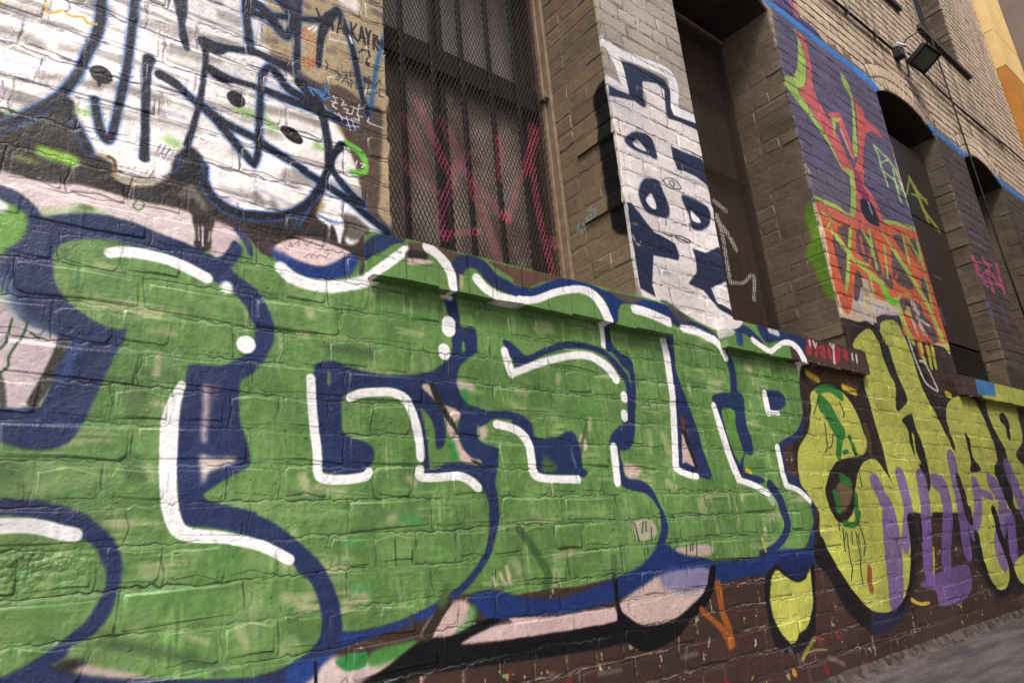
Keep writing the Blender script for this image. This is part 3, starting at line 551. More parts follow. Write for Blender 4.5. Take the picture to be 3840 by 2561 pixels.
["s","M",[170,150,150],5,0.7,[3686,134,8,3684,100,8]],
["s","M",[150,40,46],14,0.6,[2814,181,14,2827,171,14]],
["s","M",[150,40,46],14,0.6,[2964,174,14,2971,169,14]],
["s","M",[150,40,46],14,0.6,[3130,41,15,3144,30,15]],
["s","M",[150,40,46],14,0.6,[2819,72,17,2824,63,17]],
["s","M",[150,40,46],14,0.6,[1439,253,7,1447,249,7]],
["s","M",[150,40,46],14,0.6,[2155,143,13,2161,132,13]],
["s","M",[150,40,46],14,0.6,[1227,307,6,1234,303,6]],
["s","M",[214,150,60],8,0.9,[2589,94,13,2595,89,13]],
["s","M",[150,138,136],16,0.5,[1562,251,6,1655,248,6]],
["s","M",[150,138,136],16,0.5,[2029,240,7,1947,239,7]],
["s","M",[150,138,136],16,0.5,[1376,280,6,1384,274,6]],
["s","M",[150,138,136],16,0.5,[2587,169,11,2596,162,11]],
["s","M",[150,138,136],16,0.5,[2860,106,9,2968,65,9]],
["p","S",[98,135,74],1,1.0,[800,1362,2200,1362,2200,1510,800,1510]],
["f","S",[70,54,46],3,1,[777,1442,810,1486,829,1490,825,1396,811,1384,776,1377]],
["f","S",[38,50,88],7,1,[830,1474,858,1497,903,1505,943,1493,902,1474,860,1440,829,1427]],
["s","S",[244,243,242],6,1,[827,1364,13,883,1412,14,944,1468,14]],
["f","S",[90,72,58],3,1,[953,1496,953,1496,1012,1499,1012,1499,1009,1449,1009,1449,951,1443,951,1443]],
["f","S",[44,38,38],3,1,[952,1468,1011,1470,1009,1449,951,1443]],
["f","S",[206,180,170],3,1,[952,1442,1009,1449,1036,1447,990,1431,951,1423]],
["f","S",[92,74,60],5,1,[1016,1503,1137,1494,1118,1457,1068,1468,1023,1487]],
["s","S",[244,243,242],6,1,[1016,1492,17,1053,1476,17,1082,1450,18,1098,1421,18,1103,1383,17]],
["f","S",[38,50,88],7,1,[1118,1375,1114,1428,1102,1458,1133,1493,1187,1501,1232,1489,1272,1456,1337,1434,1333,1396,1247,1413,1199,1452,1167,1457,1140,1429,1124,1376]],
["f","S",[190,176,110],7,0.8,[1128,1427,1140,1422,1137,1386,1125,1384]],
["s","S",[244,243,242],8,1,[1193,1425,18,1220,1401,17,1265,1384,16,1331,1380,15,1425,1398,14,1528,1444,15,1635,1473,16,1704,1465,20,1747,1426,24,1772,1380,24]],
["f","S",[96,72,58],7,1,[1246,1495,1344,1497,1608,1501,1482,1473,1406,1435,1337,1438,1339,1453,1274,1479]],
["f","S",[30,52,106],7,1,[1336,1430,1405,1431,1481,1465,1561,1498,1667,1504,1775,1490,1863,1493,2127,1489,2114,1432,2007,1447,1916,1459,1855,1453,1829,1423,1817,1377,1779,1371,1776,1431,1743,1468,1691,1488,1609,1477,1476,1425,1402,1400,1333,1396]],
["s","S",[244,243,242],6,1,[1359,1387,12,1425,1397,12,1528,1443,12,1635,1473,13,1704,1465,17,1747,1426,20,1775,1379,20]],
["f","S",[92,74,62],7,0.9,[1782,1496,1863,1493,1972,1490,1918,1468,1858,1466]],
["s","S",[244,243,242],8,1,[1922,1444,19,2005,1440,20,2118,1421,21]],
["p","S",[98,135,74],1,1.0,[2500,1362,3020,1362,3020,1510,2500,1510]],
["p","S",[74,56,48],1,1.0,[3010,1362,3900,1362,3900,1510,3010,1510]],
["f","S",[210,204,196],6,0.9,[2500,1480,2578,1487,2561,1435,2484,1414]],
["s","S",[40,70,130],13,0.9,[2612,1492,24,2593,1406,24]],
["s","S",[38,50,88],10,1,[2565,1470,19,2669,1460,22,2758,1415,25]],
["f","S",[38,50,88],9,1,[2760,1503,2861,1507,3048,1501,3171,1484,3138,1377,3115,1396,3081,1436,2933,1449,2832,1426,2790,1435]],
["s","S",[244,243,242],6,1,[2699,1424,17,2819,1388,14,2882,1411,12,2958,1443,13,3029,1451,16,3087,1425,23,3119,1380,26]],
["s","S",[244,243,242],13,0.7,[2855,1491,14,2927,1485,15]],
["l","S",[168,52,60],3,0.9,[3189,1477,8,3213,1486,16,3210,1451,13,3179,1414,11]],
["l","S",[168,52,60],3,0.9,[3177,1447,13,3165,1418,13]],
["l","S",[168,52,60],3,0.9,[3253,1468,12,3276,1460,16,3247,1417,12]],
["l","S",[168,52,60],3,0.9,[3310,1464,8,3344,1468,17,3332,1415,10,3308,1435,15]],
["l","S",[168,52,60],3,0.9,[3402,1475,15,3387,1427,17,3437,1427,9]],
["l","S",[168,52,60],3,0.9,[3474,1484,15,3446,1411,18,3485,1432,12,3505,1476,15]],
["l","S",[168,52,60],3,0.9,[3551,1476,12,3583,1467,18,3549,1446,16,3574,1437,13]],
["s","S",[216,206,204],3,0.85,[3213,1486,8,3206,1462,8]],
["s","S",[216,206,204],3,0.85,[3250,1485,10,3254,1457,5,3281,1483,6]],
["s","S",[216,206,204],3,0.85,[3425,1501,10,3438,1480,5,3470,1501,5]],
["s","S",[216,206,204],3,0.85,[3456,1493,9,3423,1397,9]],
["s","S",[216,206,204],3,0.85,[3643,1468,10,3634,1437,10]],
["s","S",[216,206,204],3,0.85,[3691,1468,10,3679,1430,10]],
["p","S",[74,56,48],1,1.0,[5100,1362,5500,1362,5500,1510,5100,1510]],
["p","S",[180,184,84],1,1.0,[5500,1362,6900,1362,6900,1510,5500,1510]],
["p","S",[70,124,180],3,1,[5448,1509,5839,1513,5765,1397,5417,1390]],
["f","M",[226,218,216],5,1.0,[2009,2511,2091,2511,2180,2490,2236,2478,2265,2506,2261,2629,2369,2662,2421,2647,2403,2537,2415,2488,2646,2512,2662,2288,2662,2288,2639,2174,2646,2049,2648,1881,2662,1699,2653,1508,2506,1451,2210,1508,2027,1528,2009,1881,2009,2082,2011,2341]],
["s","M",[240,238,238],12,1.0,[2022,2741,29,2133,2728,27,2286,2749,26,2465,2766,32,2505,2726,38,2491,2632,31,2480,2554,38,2582,2563,27,2688,2571,27]],
["s","M",[240,238,238],13,1.0,[2062,2731,33,2104,2650,33,2125,2577,31,2135,2518,17,2080,2524,26,2006,2532,26]],
["p","M",[38,44,70],5,1,[2128,2681,2201,2702,2317,2711,2436,2713,2467,2673,2449,2561,2464,2524,2646,2543,2661,2505,2499,2501,2415,2488,2403,2537,2421,2647,2369,2662,2262,2632,2240,2532,2258,2504,2236,2478,2180,2490,2011,2450,2011,2506,2076,2505,2148,2512,2141,2619]],
["f","M",[38,44,70],9,1.0,[2070,2259,2121,2305,2183,2330,2241,2331,2271,2296,2269,2223,2210,2220,2117,2219,2072,2233]],
["f","M",[230,226,226],6,1.0,[2118,2254,2158,2279,2207,2241,2142,2236]],
["p","M",[38,44,70],6,1,[2394,2333,2473,2331,2625,2340,2660,2279,2658,2180,2613,2202,2543,2221,2445,2219,2411,2209,2394,2270]],
["f","M",[215,208,208],9,1.0,[2311,2177,2442,2207,2554,2201,2628,2165,2650,2090,2523,2084,2411,2086,2340,2109]],
["f","M",[38,44,70],9,1.0,[2144,2077,2191,2102,2257,2106,2276,2058,2299,2000,2286,1943,2216,1922,2139,1925,2107,1968,2107,2019]],
["f","M",[235,230,230],5,1.0,[2151,1995,2189,2027,2208,1986,2206,1959,2180,1952,2149,1974]],
["f","M",[38,44,70],9,1.0,[2411,2083,2564,2084,2609,2051,2590,1984,2523,1937,2449,1926,2435,1993]],
["f","M",[235,230,230],5,1.0,[2461,2020,2493,2003,2527,1979,2491,1964,2453,1971]],
["p","M",[38,44,70],5,1,[2020,1939,2047,1941,2093,1903,2162,1840,2299,1817,2316,1764,2302,1738,2222,1734,2136,1725,2099,1588,2108,1538,2021,1559,2016,1785]],
["p","M",[38,44,70],5,1,[2420,1819,2516,1821,2630,1877,2667,1830,2669,1721,2507,1649,2531,1591,2652,1560,2660,1529,2537,1556,2446,1627,2343,1639,2422,1710,2430,1768]],
["f","M",[70,66,72],9,0.9,[2134,1528,2200,1525,2315,1472,2251,1448,2167,1501]],
["s","M",[140,150,180],14,0.6,[2198,1665,13,2219,1664,13]],
["s","M",[52,46,60],1,0.9,[2291,2121,2,2317,2141,2,2380,2149,3,2416,2120,3,2369,2101,2,2314,2096,3,2291,2121,4]],
["s","M",[52,46,60],1,0.9,[2332,2123,4,2355,2108,2,2369,2134,4,2347,2136,2,2332,2123,2]],
["s","M",[52,46,60],1,0.9,[2309,1918,2,2326,1925,2,2340,1923,3]],
["s","M",[52,46,60],1,0.9,[2366,1919,2,2387,1927,2,2405,1924,3]],
["s","M",[52,46,60],1,0.9,[2309,1855,2,2356,1864,2,2414,1854,4,2379,1838,2,2327,1839,3,2309,1855,3]],
["s","M",[52,46,60],1,0.9,[2322,1851,3,2389,1845,3]],
["s","M",[52,46,60],1,0.9,[2269,1949,3,2256,1894,3]],
["s","M",[52,46,60],1,0.9,[2435,1950,3,2426,1907,3]],
["s","M",[206,200,206],8,0.6,[2022,1786,7,2048,1754,6,2069,1773,4]],
["s","M",[206,200,206],8,0.6,[2035,1848,5,2062,1850,5]],
["s","M",[206,200,206],8,0.6,[2380,2210,7,2488,2198,7]],
["s","M",[235,232,232],5,0.9,[2563,1659,14,2548,1594,14]],
["f","M",[96,88,114],9,1.0,[3783,3900,3783,3900,4014,3878,4768,3873,5296,3833,5251,3645,5246,3399,5221,3092,5226,2910,5263,2599,4902,2511,3749,2411,3741,2452,3753,2630,3719,2669,3711,2930,3671,3147,3725,3494]],
["f","M",[104,96,112],9,0.8,[3760,2618,3727,2448,4158,2464,4225,2543,4242,2760]],
["f","M",[86,76,130],7,1.0,[3901,4008,3901,4008,4090,4110,4155,3986,4341,3977,4458,3930,4413,3862,4153,3875,3828,3880]],
["f","M",[196,110,110],9,0.7,[4054,4091,4143,4139,4177,4007,4123,3942]],
["f","M",[120,108,96],7,0.6,[3732,3830,3812,3836,3753,3466,3729,2975,3739,2626,3682,2608,3663,2966,3662,3424]],
["f","M",[164,198,88],5,1.0,[4033,3802,4065,3759,3951,3471,3847,3342,3739,3296,3726,3209,3829,3132,3978,3044,4123,2935,4238,2783,4360,2821,4360,2821,4241,2943,4067,3061,3950,3171,3863,3250,3991,3337,4093,3569,4086,3707]],
["f","M",[206,98,96],5,1.0,[4091,3808,4173,3748,4148,3515,4108,3369,4165,3222,4283,3099,4357,2941,4413,2838,4255,2789,4156,2947,4067,3061,3974,3165,3875,3247,4007,3344,4101,3573,4094,3711]],
["f","M",[164,198,88],5,1.0,[4634,3709,4725,3645,4722,3485,4652,3277,4550,3005,4476,2998,4603,3259,4699,3522,4633,3587]],
["f","M",[208,96,88],5,1.0,[4688,3704,4751,3562,4839,3503,4880,3417,5004,3388,5141,3343,5005,3323,4852,3296,4693,3114,4550,2881,4431,2844,4569,3029,4699,3339,4749,3524]],
["f","M",[208,96,88],6,1.0,[4229,3205,4413,3284,4447,3228,4491,3028,4455,2924,4391,3011,4360,3169]],
["f","M",[164,198,88],5,1.0,[4263,3184,4439,3242,4333,3176,4234,3023,4262,3133]],
["s","M",[190,190,190],3,0.8,[4372,3131,15,4443,2961,15]],
["f","M",[204,98,62],7,1.0,[3745,2432,3954,2439,4206,2446,4315,2459,4658,2524,5263,2599,5285,2482,5334,2321,5244,2012,5242,1758,4939,1718,4750,1694,4517,1711,4529,1894,4099,1893,3968,1904,3843,1755,3761,1742,3721,1924,3758,2231]],
["f","M",[206,98,96],7,1.0,[4395,2832,4578,2890,4518,2771,4612,2708,4655,2637,4688,2548,4652,2482,4279,2389,4223,2451,4337,2653]],
["f","M",[210,110,96],14,0.7,[3766,2424,4206,2446,4205,2385,3865,2357]],
["f","M",[88,76,80],8,0.92,[3844,2224,3909,2225,3991,2116,3917,1962,3842,1914,3827,2047]],
["f","M",[88,76,80],8,0.92,[4221,2359,4312,2366,4318,2262,4253,2136,4169,2169,4138,2221]],
["f","M",[88,76,80],8,0.92,[3947,2306,4097,2336,4014,2192,3973,2219]],
["f","M",[88,76,80],8,0.92,[4328,2340,4422,2347,4437,2175,4372,2109,4324,2188]],
["f","M",[88,76,80],8,0.92,[4051,2044,4112,2000,4069,1887,3961,1835,3935,1864]],
["f","M",[88,76,80],8,0.92,[4281,2135,4436,2033,4535,2014,4561,2117,4476,2160,4361,2174]],
["f","M",[88,76,80],8,0.92,[4670,2310,4765,2332,4885,2189,4867,2075,4617,2074,4609,2172]],
["f","M",[88,76,80],8,0.92,[4781,2449,4935,2477,4911,2348,4825,2377]],
["f","M",[88,76,80],8,0.92,[5041,2477,5206,2507,5178,2373,5054,2379]],
["f","M",[88,76,80],8,0.92,[4585,1963,4928,1976,4894,1839,4716,1828,4595,1898]],
["f","M",[88,76,80],8,0.92,[5058,2182,5141,2198,5118,2047,5041,2042]],
["f","M",[88,76,80],8,0.92,[4873,1889,5031,1859,5057,1734,4843,1706]],
["s","M",[166,196,86],5,0.95,[3739,2448,15,3853,2448,15,3989,2456,15,4211,2455,12,4320,2648,23,4354,2779,32,4290,2799,24]],
["s","M",[166,196,86],5,0.95,[4699,2538,14,4942,2579,16,5250,2609,17]],
["s","M",[166,196,86],5,0.95,[4128,2344,19,3991,2116,19,3903,1960,18,3853,1883,17]],
["s","M",[166,196,86],5,0.95,[3858,2255,23,3969,2182,23,4109,2106,20,4402,2026,19]],
["s","M",[166,196,86],5,0.95,[4640,2431,32,4771,2285,32,4917,2155,32,5044,2019,35,5154,1767,36]],
["s","M",[166,196,86],5,0.95,[4553,1935,31,4563,1790,31,4625,1678,30]],
["s","M",[166,196,86],3,0.9,[4398,2387,17,4385,2277,17,4364,2122,17]],
["s","M",[166,196,86],3,0.9,[4961,2492,21,4940,2281,20]],
["s","M",[166,196,86],3,0.9,[5032,2492,22,5166,2353,22]],
["s","M",[166,196,86],3,0.9,[5206,2507,22,5181,2289,21]],
["s","M",[166,196,86],3,0.9,[4112,2000,15,4095,1857,15]],
["s","M",[166,196,86],3,0.9,[4227,2058,16,4220,1907,16]],
["s","M",[166,196,86],3,0.9,[4580,1955,8,4682,2018,7,4816,2019,9]],
["s","M",[166,196,86],3,0.9,[5162,2203,21,5139,1995,21]],
["s","M",[166,196,86],3,0.9,[4295,2362,18,4360,2287,19,4350,2209,17]],
["s","M",[166,196,86],3,0.9,[4580,2321,16,4499,2090,16]],
["s","M",[166,196,86],3,0.9,[3792,2366,12,3906,2331,12]],
["s","M",[166,196,86],3,0.9,[3797,2261,7,3858,2312,8]],
["s","M",[166,196,86],3,0.9,[4102,2119,9,4244,2120,9]],
["s","M",[110,190,50],8,0.95,[4405,1976,53,4437,1923,36,4535,1932,23]],
["s","M",[166,196,86],5,1.0,[4251,2048,19,4385,2023,19]],
["s","M",[166,196,86],5,1.0,[4367,2791,34,4289,2600,31,4207,2462,28]],
["s","M",[204,98,62],5,0.9,[4636,2454,23,4729,2355,23]],
["s","M",[204,98,62],5,0.9,[4236,2303,19,4226,2196,19]],
["s","M",[204,98,62],5,0.9,[4464,2310,21,4448,2109,20]],
["s","M",[204,98,62],5,0.9,[4680,2156,12,4609,2088,12]],
["s","M",[204,98,62],5,0.9,[5006,2419,23,4989,2332,23]],
["f","M",[28,22,34],12,0.95,[4392,2613,4520,2653,4592,2579,4582,2472,4422,2463,4372,2513]],
["s","M",[130,40,80],14,0.7,[4456,2802,51,4439,2707,59,4501,2676,49]],
["s","M",[200,190,205],5,0.8,[4512,2623,14,4523,2553,14]],
["s","M",[196,186,186],10,0.85,[4142,1977,34,4172,1898,34]],
["s","M",[196,186,186],10,0.85,[3946,1805,28,4001,1754,24,4097,1728,20]],
["s","M",[196,186,186],10,0.85,[4073,1923,20,4008,1849,17,3946,1805,15]],
["s","M",[196,186,186],10,0.85,[4793,1953,36,4837,1914,36]],
["f","M",[196,184,184],12,0.85,[4164,1855,4503,1875,4475,1827,4281,1804,4155,1785]],
["s","M",[220,205,195],6,0.8,[4647,1877,17,4713,1850,17]],
["s","M",[220,205,195],6,0.8,[4725,1814,25,4729,1740,25]],
["s","M",[220,205,195],6,0.8,[4791,1861,14,4980,1836,14]],
["s","M",[220,205,195],6,0.8,[4826,1814,25,4882,1739,25]],
["s","M",[210,180,60],8,0.8,[4693,1899,30,4700,1855,30]],
["s","M",[204,98,62],6,0.9,[4670,1806,30,4709,1708,30]],
["s","M",[204,98,62],6,0.9,[4784,1748,17,4939,1718,17]],
["l","M",[170,200,140],3,0.95,[4896,3184,19,4927,3113,17,4916,2996,16]],
["l","M",[170,200,140],3,0.95,[4899,3190,12,4994,3172,13,5107,3150,11,4913,3055,6]],
["l","M",[170,200,140],3,0.95,[5113,3129,16,5198,3085,16]],
["l","M",[170,200,140],3,0.95,[4937,3002,17,4935,2874,17]],
["l","M",[170,200,140],3,0.95,[4937,3002,12,5081,2975,9,5137,3011,7]],
["l","M",[170,200,140],3,0.95,[5131,3063,16,5110,2948,17,5106,2800,17]],
["l","M",[170,200,140],3,0.95,[5175,3077,19,5214,2952,19,5239,2806,19]],
["l","M",[170,200,140],3,0.95,[5115,2941,13,5210,2915,13]],
["s","M",[206,84,134],6,0.75,[6385,2634,49,6453,2501,47,6528,2437,43]],
["s","M",[206,84,134],6,0.75,[6669,2675,35,6747,2610,20,6474,2495,11]],
["s","M",[206,84,134],6,0.75,[6656,2531,51,6663,2412,50]],
["s","M",[206,84,134],6,0.75,[6517,2454,11,6938,2484,11]],
["s","M",[206,84,134],6,0.75,[6997,2682,43,6962,2447,43]],
["s","M",[206,84,134],6,0.75,[6770,2574,29,6894,2496,29]],
["s","M",[206,84,134],6,0.75,[6387,2605,10,6875,2667,11]],
["s","M",[110,96,150],13,0.6,[6520,2907,16,6874,2929,16]],
["s","M",[110,96,150],13,0.6,[6474,2814,17,6835,2815,17]],
["s","M",[110,96,150],13,0.6,[6500,2559,31,6448,2431,30]],
["s","M",[110,96,150],13,0.6,[6430,2255,36,6429,2131,36]],
["s","M",[110,96,150],13,0.6,[6756,2241,39,6763,2096,39]],
["l","M",[62,128,206],3,1,[3059,3889,30,3748,3873,33,4446,3868,35,4936,3870,38,5218,3861,45,5281,3822,61]],
["l","M",[62,128,206],3,1,[6297,3867,33,7649,3855,38,7710,3855,36,8882,3878,40,10370,3909,44]],
["p","A",[54,45,43],1,1.0,[800,1500,2100,1500,2100,4300,800,4300]],
["p","B",[62,50,44],1,1.0,[2500,1500,3800,1500,3800,4300,2500,4300]],
["p","C",[56,46,42],1,1.0,[5100,1500,6450,1500,6450,4300,5100,4300]],
["s","A",[186,72,104],14,0.68,[1280,2358,23,1316,2275,24,1353,2207,24,1375,2149,23,1403,2094,24]],
["s","A",[186,72,104],14,0.48,[1212,2271,26,1266,2186,25,1299,2062,24]],
["s","A",[186,72,104],14,0.44000000000000006,[1386,2321,28,1434,2240,28,1476,2151,28,1479,2118,25]],
["s","A",[186,72,104],14,0.5599999999999999,[1215,2035,20,1291,2001,20,1354,1976,20]],
["s","A",[186,72,104],14,0.6000000000000001,[1459,2142,23,1414,2033,23,1378,1950,23,1359,1887,24,1356,1812,26,1373,1797,28]],
["s","A",[186,72,104],14,0.76,[1364,1807,13,1431,1824,14,1528,1853,14]],
["s","A",[186,72,104],14,0.6000000000000001,[1510,2102,25,1526,2031,25,1563,1941,26,1595,1870,25,1616,1797,25,1627,1736,24]],
["s","A",[186,72,104],14,0.52,[1530,2078,21,1624,1998,21,1689,1954,16,1726,2020,17,1777,2157,17,1830,2239,17,1909,2464,19]],
["s","A",[186,72,104],14,0.7200000000000001,[1681,2343,17,1686,2273,22,1673,2179,15,1675,2132,12]],
["s","A",[186,72,104],14,0.5599999999999999,[1904,2474,34,1884,2368,31,1829,2228,29]],
["s","A",[186,72,104],14,0.6400000000000001,[1870,2252,22,1874,2077,22,1892,1922,22,1925,1742,22]],
["s","A",[186,72,104],14,0.7200000000000001,[1952,1915,23,1948,1888,23]],
["s","A",[186,72,104],14,0.48,[1208,2074,24,1225,2038,24]],
["s","A",[186,72,104],14,0.48,[1196,1890,19,1213,1876,19]],
["s","A",[186,72,104],14,0.4,[1471,2149,16,1520,2217,16]],
["s","A",[186,72,104],8,0.95,[1522,1850,18,1533,1855,18]],
["s","A",[186,72,104],8,0.95,[1684,1963,28,1689,1954,28]],
["s","A",[186,72,104],8,0.95,[1373,1802,19,1374,1797,19]],
["s","B",[190,184,180],10,0.85,[3257,2464,18,3364,2429,19]],
["s","B",[190,184,180],10,0.85,[3260,2366,21,3277,2245,21,3268,2073,20,3265,1960,20]],
["s","B",[190,184,180],10,0.85,[3254,2343,21,3353,2250,22,3388,2188,23]],
["s","B",[190,184,180],10,0.85,[3263,1953,11,3398,1978,11,3497,2045,12]],
["s","B",[190,184,180],10,0.85,[3528,2038,19,3479,1892,19]],
["l","C",[150,160,66],3,0.9,[5731,3106,13,5842,3239,13,5918,3313,16,5983,3219,23,6151,3144,21]],
["l","C",[150,160,66],3,0.9,[5848,3145,11,6176,3182,11]],
["l","C",[150,160,66],3,0.9,[5975,3248,26,6004,3052,25,6249,2913,22]],
["l","C",[150,160,66],3,0.9,[5905,3309,26,6006,3124,26,6051,2954,26]],
["s","C",[120,108,108],13,0.5,[5807,2417,11,5976,2413,12]],
["s","C",[120,108,108],13,0.5,[5730,2113,24,5742,2010,23]],
["p","R1",[116,100,80],1,1.0,[0,0,600,0,600,4300,0,4300]],
["p","R2",[100,87,72],1,1.0,[0,0,600,0,600,4300,0,4300]],
["f","R1",[7,6,7],14,1,[-15,2530,29,2542,72,2525,95,2472,88,2355,95,2277,99,2136,96,2081,91,1924,81,1839,-8,1799,-7,1927,-5,2080,-13,2268]],
["l","R1",[110,170,180],1,0.95,[290,1958,2,254,1905,2]],
["l","R1",[110,170,180],1,0.95,[268,1967,3,291,1935,3]],
["l","R1",[110,170,180],1,0.95,[296,1942,2,260,1934,2]],
["l","R1",[110,170,180],1,0.95,[249,1961,2,245,1922,2,216,1930,2,221,1964,2,251,1946,2]],
["l","R1",[110,170,180],1,0.95,[214,1966,2,205,1940,2,219,1936,2]],
["l","R1",[110,170,180],1,0.95,[190,1970,2,181,1945,2,204,1945,2,204,1966,2,190,1970,2]],
["l","R1",[110,170,180],1,0.95,[176,1974,2,160,1972,2,174,1926,2]],
["l","R1",[110,170,180],1,0.95,[182,2014,2,197,1989,2,158,1981,2]],
["f","R2",[96,134,40],24,0.95,[-10,2417,30,2421,58,2403,77,2333,65,2208,101,2168,121,2107,99,2057,83,1956,70,1897,48,1824,3,1801,-21,1773,-19,1950,-10,2189]],
["s","R2",[176,210,70],6,1,[-6,2415,7,-10,2328,7,-8,2177,7,-3,2043,7,-6,1922,7,-8,1823,7]]]
def smooth_noise(h, w, cell, seed, cellx=None):
    g = np.random.default_rng(seed); cx = cellx or cell
    gh, gw = int(h/cell)+3, int(w/cx)+3
    a = g.random((gh, gw), dtype=np.float32)
    y = (np.arange(h)/cell).astype(np.float32); x = (np.arange(w)/cx).astype(np.float32)
    yi = y.astype(int); xi = x.astype(int); fy = y-yi; fx = x-xi
    fy = fy*fy*(3-2*fy); fx = fx*fx*(3-2*fx)
    r = a[yi]*(1-fy)[:, None] + a[yi+1]*fy[:, None]
    return r[:, xi]*(1-fx) + r[:, xi+1]*fx
class Canvas:
    def __init__(s, x0, z0, x1, z1, res, base):
        s.x0, s.z0, s.res = x0, z0, res
        s.w = int((x1-x0)/res); s.h = int((z1-z0)/res)
        s.img = np.empty((s.h, s.w, 3), np.float32); s.img[:] = np.array(base, np.float32)
        s.n = 0.55*smooth_noise(s.h, s.w, 3, 5) + 0.45*smooth_noise(s.h, s.w, 9, 6)
    def box(s, xa, za, xb, zb):
        c0 = max(0, int((xa-s.x0)/s.res)); c1 = min(s.w, int((xb-s.x0)/s.res)+2)
        r0 = max(0, int((za-s.z0)/s.res)); r1 = min(s.h, int((zb-s.z0)/s.res)+2)
        return (c0, c1, r0, r1) if c1 > c0 and r1 > r0 else None
    def put(s, b, a, col):
        c0, c1, r0, r1 = b
        v = s.img[r0:r1, c0:c1]
        v += a[..., None]*(np.array(col, np.float32)-v)
    def edge(s, m, b):
        c0, c1, r0, r1 = b
        n = s.n[r0:r1, c0:c1]
        return np.clip(m + (n-0.5)*2.0*m*(1-m)*0.8, 0, 1)
    def poly(s, pts, col, soft, a, mask):
        pad = soft*1.2+0.006
        xs = [p[0] for p in pts]; zs = [p[1] for p in pts]
        b = s.box(min(xs)-pad, min(zs)-pad, max(xs)+pad, max(zs)+pad)
        if not b: return
        c0, c1, r0, r1 = b; h, w = r1-r0, c1-c0
        acc = np.zeros((h, w+1), np.int16)
        P = np.array(pts); px = (P[:, 0]-s.x0)/s.res - c0; pz = (P[:, 1]-s.z0)/s.res - r0
        rr, cc, sg = [], [], []
        for i in range(len(P)):
            j = (i+1) % len(P); za, zb = pz[i], pz[j]
            if za == zb: continue
            sgn = 1 if zb > za else -1
            lo, hi = min(za, zb), max(za, zb)
            ra, rb = max(0, math.ceil(lo-0.5)), min(h-1, math.ceil(hi-0.5)-1)
            if rb < ra: continue
            k = np.arange(ra, rb+1); t = (k+0.5-za)/(zb-za); x = px[i]+t*(px[j]-px[i])
            rr.append(k); cc.append(np.clip(np.round(x), 0, w).astype(int)); sg.append(np.full(len(k), sgn, np.int16))
        if not rr: return
        np.add.at(acc, (np.concatenate(rr), np.concatenate(cc)), np.concatenate(sg))
        m = (np.cumsum(acc, 1)[:, :w] != 0).astype(np.float32)
        k = max(1, int(round(soft/s.res*0.34)))
        for _ in range(2):
            for ax in (0, 1):
                q = np.concatenate([np.repeat(np.take(m, [0], ax), k+1, ax), m, np.repeat(np.take(m, [-1], ax), k, ax)], ax).cumsum(ax, dtype=np.float32)
                n = m.shape[ax]
                m = (np.take(q, range(2*k+1, 2*k+1+n), ax) - np.take(q, range(0, n), ax))/(2*k+1)
        m = s.edge(np.clip(m, 0, 1), b)*a
        if mask is not None: m = m*mask[r0:r1, c0:c1]
        s.put(b, m, col)
    def stroke(s, pts, col, soft, a, mask):
        R_ = max(p[2] for p in pts); pad = R_+soft+0.004
        xs = [p[0] for p in pts]; zs = [p[1] for p in pts]
        B = s.box(min(xs)-pad, min(zs)-pad, max(xs)+pad, max(zs)+pad)
        if not B: return
        C0, C1, R0, R1 = B
        m = np.zeros((R1-R0, C1-C0), np.float32); sf = max(soft, s.res*1.2)
        for p, q in zip(pts[:-1], pts[1:]):
            pr = max(p[2], q[2])+sf
            b = s.box(min(p[0], q[0])-pr, min(p[1], q[1])-pr, max(p[0], q[0])+pr, max(p[1], q[1])+pr)
            if not b: continue
            c0, c1, r0, r1 = b
            X = (s.x0+(np.arange(c0, c1, dtype=np.float32)+0.5)*s.res)[None, :]; Z = (s.z0+(np.arange(r0, r1, dtype=np.float32)+0.5)*s.res)[:, None]
            dx, dz = q[0]-p[0], q[1]-p[1]; L = dx*dx+dz*dz+1e-9
            t = np.clip(((X-p[0])*dx+(Z-p[1])*dz)/L, 0, 1)
            d = np.sqrt((X-p[0]-t*dx)**2+(Z-p[1]-t*dz)**2)
            v = np.clip((p[2]+(q[2]-p[2])*t-d)/sf+0.5, 0, 1)
            sub = m[r0-R0:r1-R0, c0-C0:c1-C0]; np.maximum(sub, v, out=sub)
        m = m*m*(3-2*m)
        m = s.edge(m, B)*a
        if mask is not None: m = m*mask[R0:R1, C0:C1]
        s.put(B, m, col)
def catmull(P, closed, n):
    N = len(P); o = []
    rng_ = range(N) if closed else range(N-1)
    for i in rng_:
        if closed: p0, p1, p2, p3 = P[(i-1) % N], P[i], P[(i+1) % N], P[(i+2) % N]
        else: p0, p1, p2, p3 = P[max(i-1, 0)], P[i], P[i+1], P[min(i+2, N-1)]
        if abs(p1[0]-p2[0])+abs(p1[1]-p2[1]) < 1e-6: continue
        for k in range(n):
            t = k/n
            o.append([0.5*(2*b+(-a+c)*t+(2*a-5*b+4*c-d)*t*t+(-a+3*b-3*c+d)*t**3) for a, b, c, d in zip(p0, p1, p2, p3)])
    if not closed: o.append(list(P[-1]))
    return o
cv = Canvas(-0.4, -0.05, 10.6, 4.25, 0.002, (66, 48, 41))
rv = Canvas(0.0, 0.0, 1.2, 4.3, 0.0025, (100, 84, 66))
def region(c, boxes):
    m = np.zeros((c.h, c.w), np.float32)
    for xa, za, xb, zb in boxes:
        b = c.box(xa, za, xb, zb)
        if b: m[b[2]:b[3]-1, b[0]:b[1]-1] = 1
    return m
SILLS = [(0.835, 2.135), (2.500, 3.810), (5.155, 6.60), (6.98, 8.25)]
